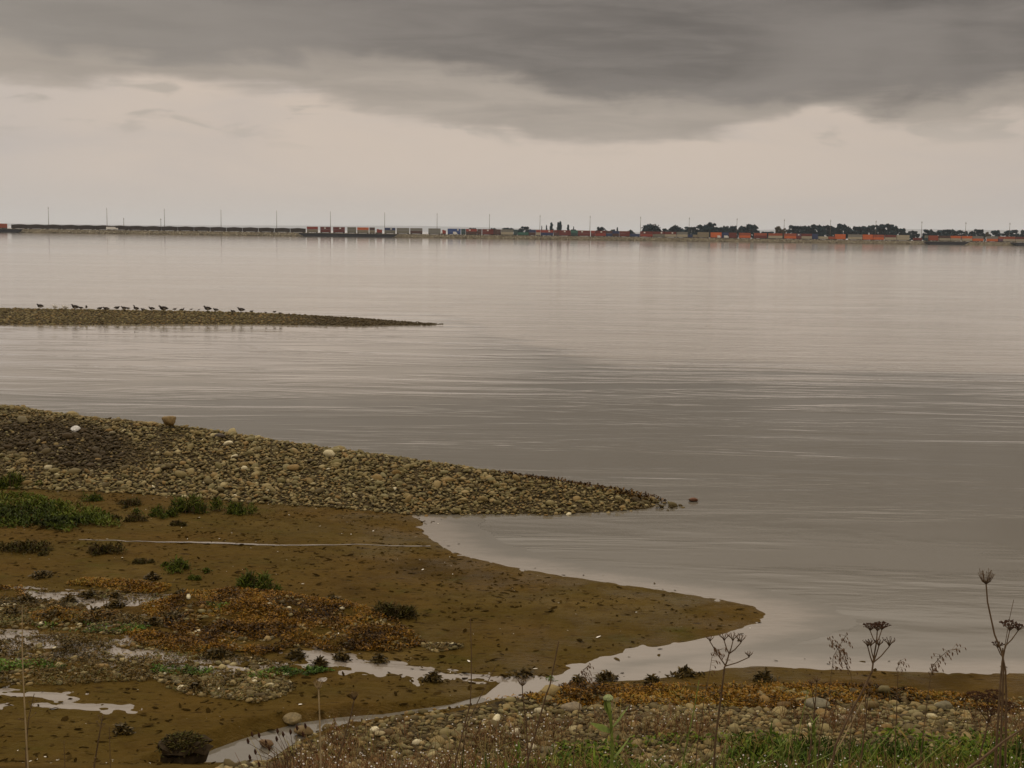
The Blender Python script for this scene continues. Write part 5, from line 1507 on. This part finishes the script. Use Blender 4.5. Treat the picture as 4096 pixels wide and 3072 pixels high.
# barges lying along the rip-rap
def barge(xa, xb, lab):
    ta, tb = along(xa * K, -11), along(xb * K, -11); L = tb - ta
    root = link('barge', None, label=lab, cat='barge', group='dark barges along the causeway', loc=cpos((ta + tb) / 2, -11.5, 0)); root.rotation_euler = (0, 0, CANG)
    mb = MB(); h = 3.2; rk = min(6.5, L * 0.14)
    sec = [(-L / 2, h - 0.5, h), (-L / 2 + rk, -0.4, h), (L / 2 - rk, -0.4, h), (L / 2, h - 0.5, h)]
    for (xa_, z0, z1), (xb_, z2, z3) in zip(sec[:-1], sec[1:]):
        mb.quad((xa_, -4, z0), (xb_, -4, z2), (xb_, -4, z3), (xa_, -4, z1)); mb.quad((xa_, 4, z1), (xb_, 4, z3), (xb_, 4, z2), (xa_, 4, z0))
        mb.quad((xa_, -4, z0), (xa_, 4, z0), (xb_, 4, z2), (xb_, -4, z2)); mb.quad((xa_, -4, z1), (xb_, -4, z3), (xb_, 4, z3), (xa_, 4, z1))
    for x in (-L / 2, L / 2):
        mb.quad((x, -4, h - 0.5), (x, 4, h - 0.5), (x, 4, h), (x, -4, h))
    link('hull', mb.mesh('hull', M_HULL), root)
    mb = MB(); mb.box(-L / 2, L / 2, -4.12, -3.88, h + 0.003, h + 0.28); mb.box(-L / 2, L / 2, 3.88, 4.12, h + 0.003, h + 0.28)
    link('coaming', mb.mesh('coaming', M_HULL), root)
barge(645, 857, 'long low dark barge below the first red container stacks')
barge(-30, 48, 'dark barge cut off by the left edge of the picture')
barge(1998, 2089, 'shorter dark barge at right beneath orange containers')
barge(2187, 2260, 'dark barge cut off by the right edge of the picture')

# ------------------------------------------------------------------ trees beyond the causeway
def tree_leaf(name, stops):
    return leaf_mat(name, stops, 0.8)
M_TL = tree_leaf('tree_leaves', [(0.0, (0.004, 0.018, 0.028)), (0.5, (0.009, 0.038, 0.054)), (1.0, (0.022, 0.064, 0.076))])
M_TLB = tree_leaf('brown_tree_leaves', [(0.0, (0.035, 0.032, 0.018)), (0.5, (0.075, 0.062, 0.035)), (1.0, (0.12, 0.10, 0.06))])
M_BARK = plain('bark', (0.05, 0.04, 0.03), 0.9, 0.1, 0.3, 1.0)
def crown_mesh(kind, seed, mat):
    """unit crown: height 1 above the ground, width 1"""
    rng = np.random.default_rng(seed)
    lobes = []
    if kind == 'poplar':
        for i in range(9):
            z = 0.12 + 0.8 * i / 8
            lobes.append((rng.normal(0, 0.06), rng.normal(0, 0.06), z, 0.42 * (1 - abs(z - 0.45) * 1.1) + 0.06, 0.10))
    elif kind == 'dome':
        for i in range(44):
            a = rng.uniform(0, 6.28); e = rng.uniform(0.0, 1.35); r = rng.uniform(0.55, 1.0)
            lobes.append((0.38 * math.cos(a) * math.cos(e) * r, 0.38 * math.sin(a) * math.cos(e) * r, 0.22 + 0.62 * math.sin(e) * r, rng.uniform(0.10, 0.17), rng.uniform(0.10, 0.17)))
    else:
        for i in range(34):
            a = rng.uniform(0, 6.28); z = rng.uniform(0.18, 0.90)
            r = 0.40 * math.sqrt(rng.random()) * (1 - 0.65 * max(0, z - 0.62) / 0.38)
            lobes.append((r * math.cos(a), r * math.sin(a), z, rng.uniform(0.09, 0.17), rng.uniform(0.07, 0.11)))
    pts, rn = [], []
    per = 2200 // len(lobes)
    for (x, y, z, rw, rz) in lobes:
        d = rng.normal(size=(per, 3)); d /= np.linalg.norm(d, axis=1)[:, None]
        d *= rng.uniform(0.25, 1.0, (per, 1))
        pts.append(np.array([x, y, z]) + d * np.array([rw, rw, rz])); rn.append(np.clip(rng.uniform(0.1, 0.9) + rng.normal(0, 0.15, per), 0, 1))
    pts = np.concatenate(pts); rn = np.concatenate(rn); n = len(pts)
    pts[:, 2] = np.clip(pts[:, 2], 0.02, 1.02)
    a = rng.normal(size=(n, 3)); a /= np.linalg.norm(a, axis=1)[:, None]
    b = np.cross(a, rng.normal(size=(n, 3))); b /= np.linalg.norm(b, axis=1)[:, None]
    s = rng.uniform(0.030, 0.070, n)[:, None]
    V = np.stack([pts - a * s, pts + b * s * 0.7, pts + a * s, pts - b * s * 0.7], 1).reshape(-1, 3)
    return mesh_np('crown', V, np.arange(4 * n).reshape(-1, 4), mat, False, {'rnd': np.repeat(rn, 4)})
CR = {'dome': [crown_mesh('dome', s, M_TL) for s in (1, 2, 3)], 'round': [crown_mesh('round', s, M_TL) for s in (4, 5, 6, 7)], 'poplar': [crown_mesh('poplar', s, M_TL) for s in (8, 9)], 'brown': [crown_mesh('round', s, M_TLB) for s in (12, 13)]}
mb = MB(); mb.tube([(0, 0, -0.02), (0.01, 0, 0.3), (0, 0.01, 0.72)], [0.035, 0.026, 0.01], 6)
for a in (0.3, 2.2, 4.1):
    mb.tube([(0, 0, 0.28), (0.14 * math.cos(a), 0.14 * math.sin(a), 0.5), (0.24 * math.cos(a), 0.24 * math.sin(a), 0.66)], [0.018, 0.012, 0.005], 5)
TRUNK = mb.mesh('trunk', M_BARK, True)
TR = [(1700, [(600, 70, 300, 'round'), (870, 60, 300, 'round'), (1040, 120, 298, 'round'), (1200, 70, 290, 'dome'), (1260, 80, 282, 'round'), (1475, 14, 280, 'poplar'), (1535, 22, 272, 'poplar'), (1600, 45, 243, 'poplar'), (1678, 36, 240, 'poplar'), (1705, 44, 231, 'poplar'), (1810, 34, 268, 'poplar'), (1875, 16, 288, 'poplar')]),
      (2300, [(-20, 60, 318, 'round'), (330, 80, 288, 'round'), (480, 44, 318, 'round'), (533, 26, 298, 'poplar'), (700, 110, 312, 'dome'), (960, 256, 233, 'dome'), (1130, 56, 308, 'round'), (1268, 214, 253, 'dome'), (1450, 108, 288, 'round'), (1590, 104, 263, 'round'), (1715, 84, 241, 'round'), (1655, 80, 280, 'round'), (1820, 110, 292, 'round'), (1890, 76, 278, 'round'), (2000, 66, 278, 'round'), (2120, 144, 260, 'dome'), (1940, 80, 300, 'round')]),
      (2900, [(100, 70, 290, 'round'), (320, 104, 260, 'round'), (390, 64, 328, 'round'), (665, 90, 280, 'brown'), (750, 74, 300, 'brown'), (860, 84, 273, 'round'), (965, 94, 278, 'round'), (1050, 84, 278, 'round'), (1135, 110, 264, 'round'), (1215, 96, 256, 'dome'), (1300, 94, 273, 'round'), (1390, 90, 288, 'round'), (1460, 94, 256, 'round'), (1560, 130, 270, 'dome'), (1690, 116, 284, 'round'), (1780, 94, 284, 'round'), (1850, 74, 272, 'round'), (1955, 94, 264, 'round'), (2060, 116, 258, 'round'), (2140, 66, 278, 'round'), (540, 120, 345, 'round')]),
      (3396, [(650, 94, 310, 'round'), (740, 60, 362, 'round'), (810, 94, 338, 'round'), (1005, 98, 320, 'round'), (1075, 44, 348, 'round'), (1180, 114, 326, 'round'), (1275, 72, 320, 'round'), (1375, 114, 330, 'round'), (1475, 44, 343, 'round'), (1555, 52, 343, 'round'), (1635, 88, 320, 'round'), (1745, 62, 350, 'brown'), (1850, 88, 333, 'round'), (2045, 124, 330, 'round'), (2200, 60, 330, 'round')])]
TL = []
for x0, lst in TR:
    for zx, zw, zt, kd in lst:
        TL.append((x0 + zx * ZS, zw * ZS, 820 + zt * ZS, kd))
TL.sort()
cnt = {}
ADJ = {'dome': 'broad domed dark tree', 'round': 'dark leafy tree', 'poplar': 'slim upright dark tree', 'brown': 'brownish thin-leaved tree'}
NM = {'dome': 'domed_tree', 'round': 'leafy_tree', 'poplar': 'poplar_tree', 'brown': 'brown_tree'}
for i, (X, wpx, Yt, kd) in enumerate(TL):
    off = 60 + (i * 37) % 90
    t = along(X, off); p = np.array(cpos(t, off, 0.0))
    dist = p[1]
    top = at_dist(X / K, Yt / K, dist)[2]
    zb = 1.9
    w = wpx * dist / F * (2.1 if kd == 'round' else 1.25)
    i_ = sum(1 for q in POLES if q * K <= X)
    cnt[i_] = cnt.get(i_, 0) + 1
    lab = f'{ADJ[kd]} behind the train, {ORD[cnt[i_]]} right of the {ORD[i_]} tall pole'
    root = link(NM[kd], None, label=lab, cat='tree', group='trees beyond the causeway', loc=(p[0], p[1], zb))
    root.rotation_euler = (0, 0, RNG.uniform(0, 6.28))
    pool = CR[kd]
    o = link('crown', pool[i % len(pool)], root); o.scale = (w, w, (top - zb) * 1.12)
    o = link('trunk', TRUNK, root); o.scale = (min(w, 9), min(w, 9), (top - zb))

# ------------------------------------------------------------------ hills on the horizon
def ridge(name, dist, X0, X1, hs, seed):
    xs = np.linspace(X0, X1, 90)
    V = []
    for x in xs:
        d = ray(x, 931); m = d[0] / d[1]
        f = (x - X0) / (X1 - X0)
        e = np.interp(f, [q[0] for q in hs], [q[1] for q in hs])
        h = e / F * dist * (1 + 0.10 * fbm(np.array([f * 14]), np.array([seed * 1.0]), seed, 4)[0] * 2)
        V += [(m * dist, dist, -5), (m * dist, dist, max(h, 1) ), (m * dist * 1.06, dist * 1.06, -5)]
    Fq = []
    for i in range(len(xs) - 1):
        a = i * 3
        Fq += [(a, a + 3, a + 4, a + 1), (a + 1, a + 4, a + 5, a + 2)]
    link(name, mesh_np(name, np.array(V), np.array(Fq), M_HILL, True), kind='structure')
M_HILL = plain('forested_hill', (0.05, 0.065, 0.06), 0.9, 0.1, 0.3, 0.002)
ridge('hills', 30000, 2500, 5200, [(0, 2), (0.12, 20), (0.3, 34), (0.42, 36), (0.6, 42), (0.75, 38), (1, 44)], 5)
ridge('hills', 34000, -900, 3300, [(0, 14), (0.25, 10), (0.4, 12), (0.52, 18), (0.6, 24), (0.66, 22), (0.8, 12), (1, 6)], 9)

# ------------------------------------------------------------------ haze
m, t, b = new_mat('haze_air')
m.node_tree.nodes.clear()
vol = t.n('ShaderNodeVolumePrincipled', ins={'Color': rgb((0.86, 0.92, 1.0)), 'Density': 4.0e-5, 'Anisotropy': 0.2})
out = t.n('ShaderNodeOutputMaterial')
m.node_tree.links.new(vol.outputs[0], out.inputs['Volume'])
mb = MB(); mb.box(-70000, 70000, -60, 95000, -60, 480)
link('haze', mb.mesh('haze', m), kind='stuff')
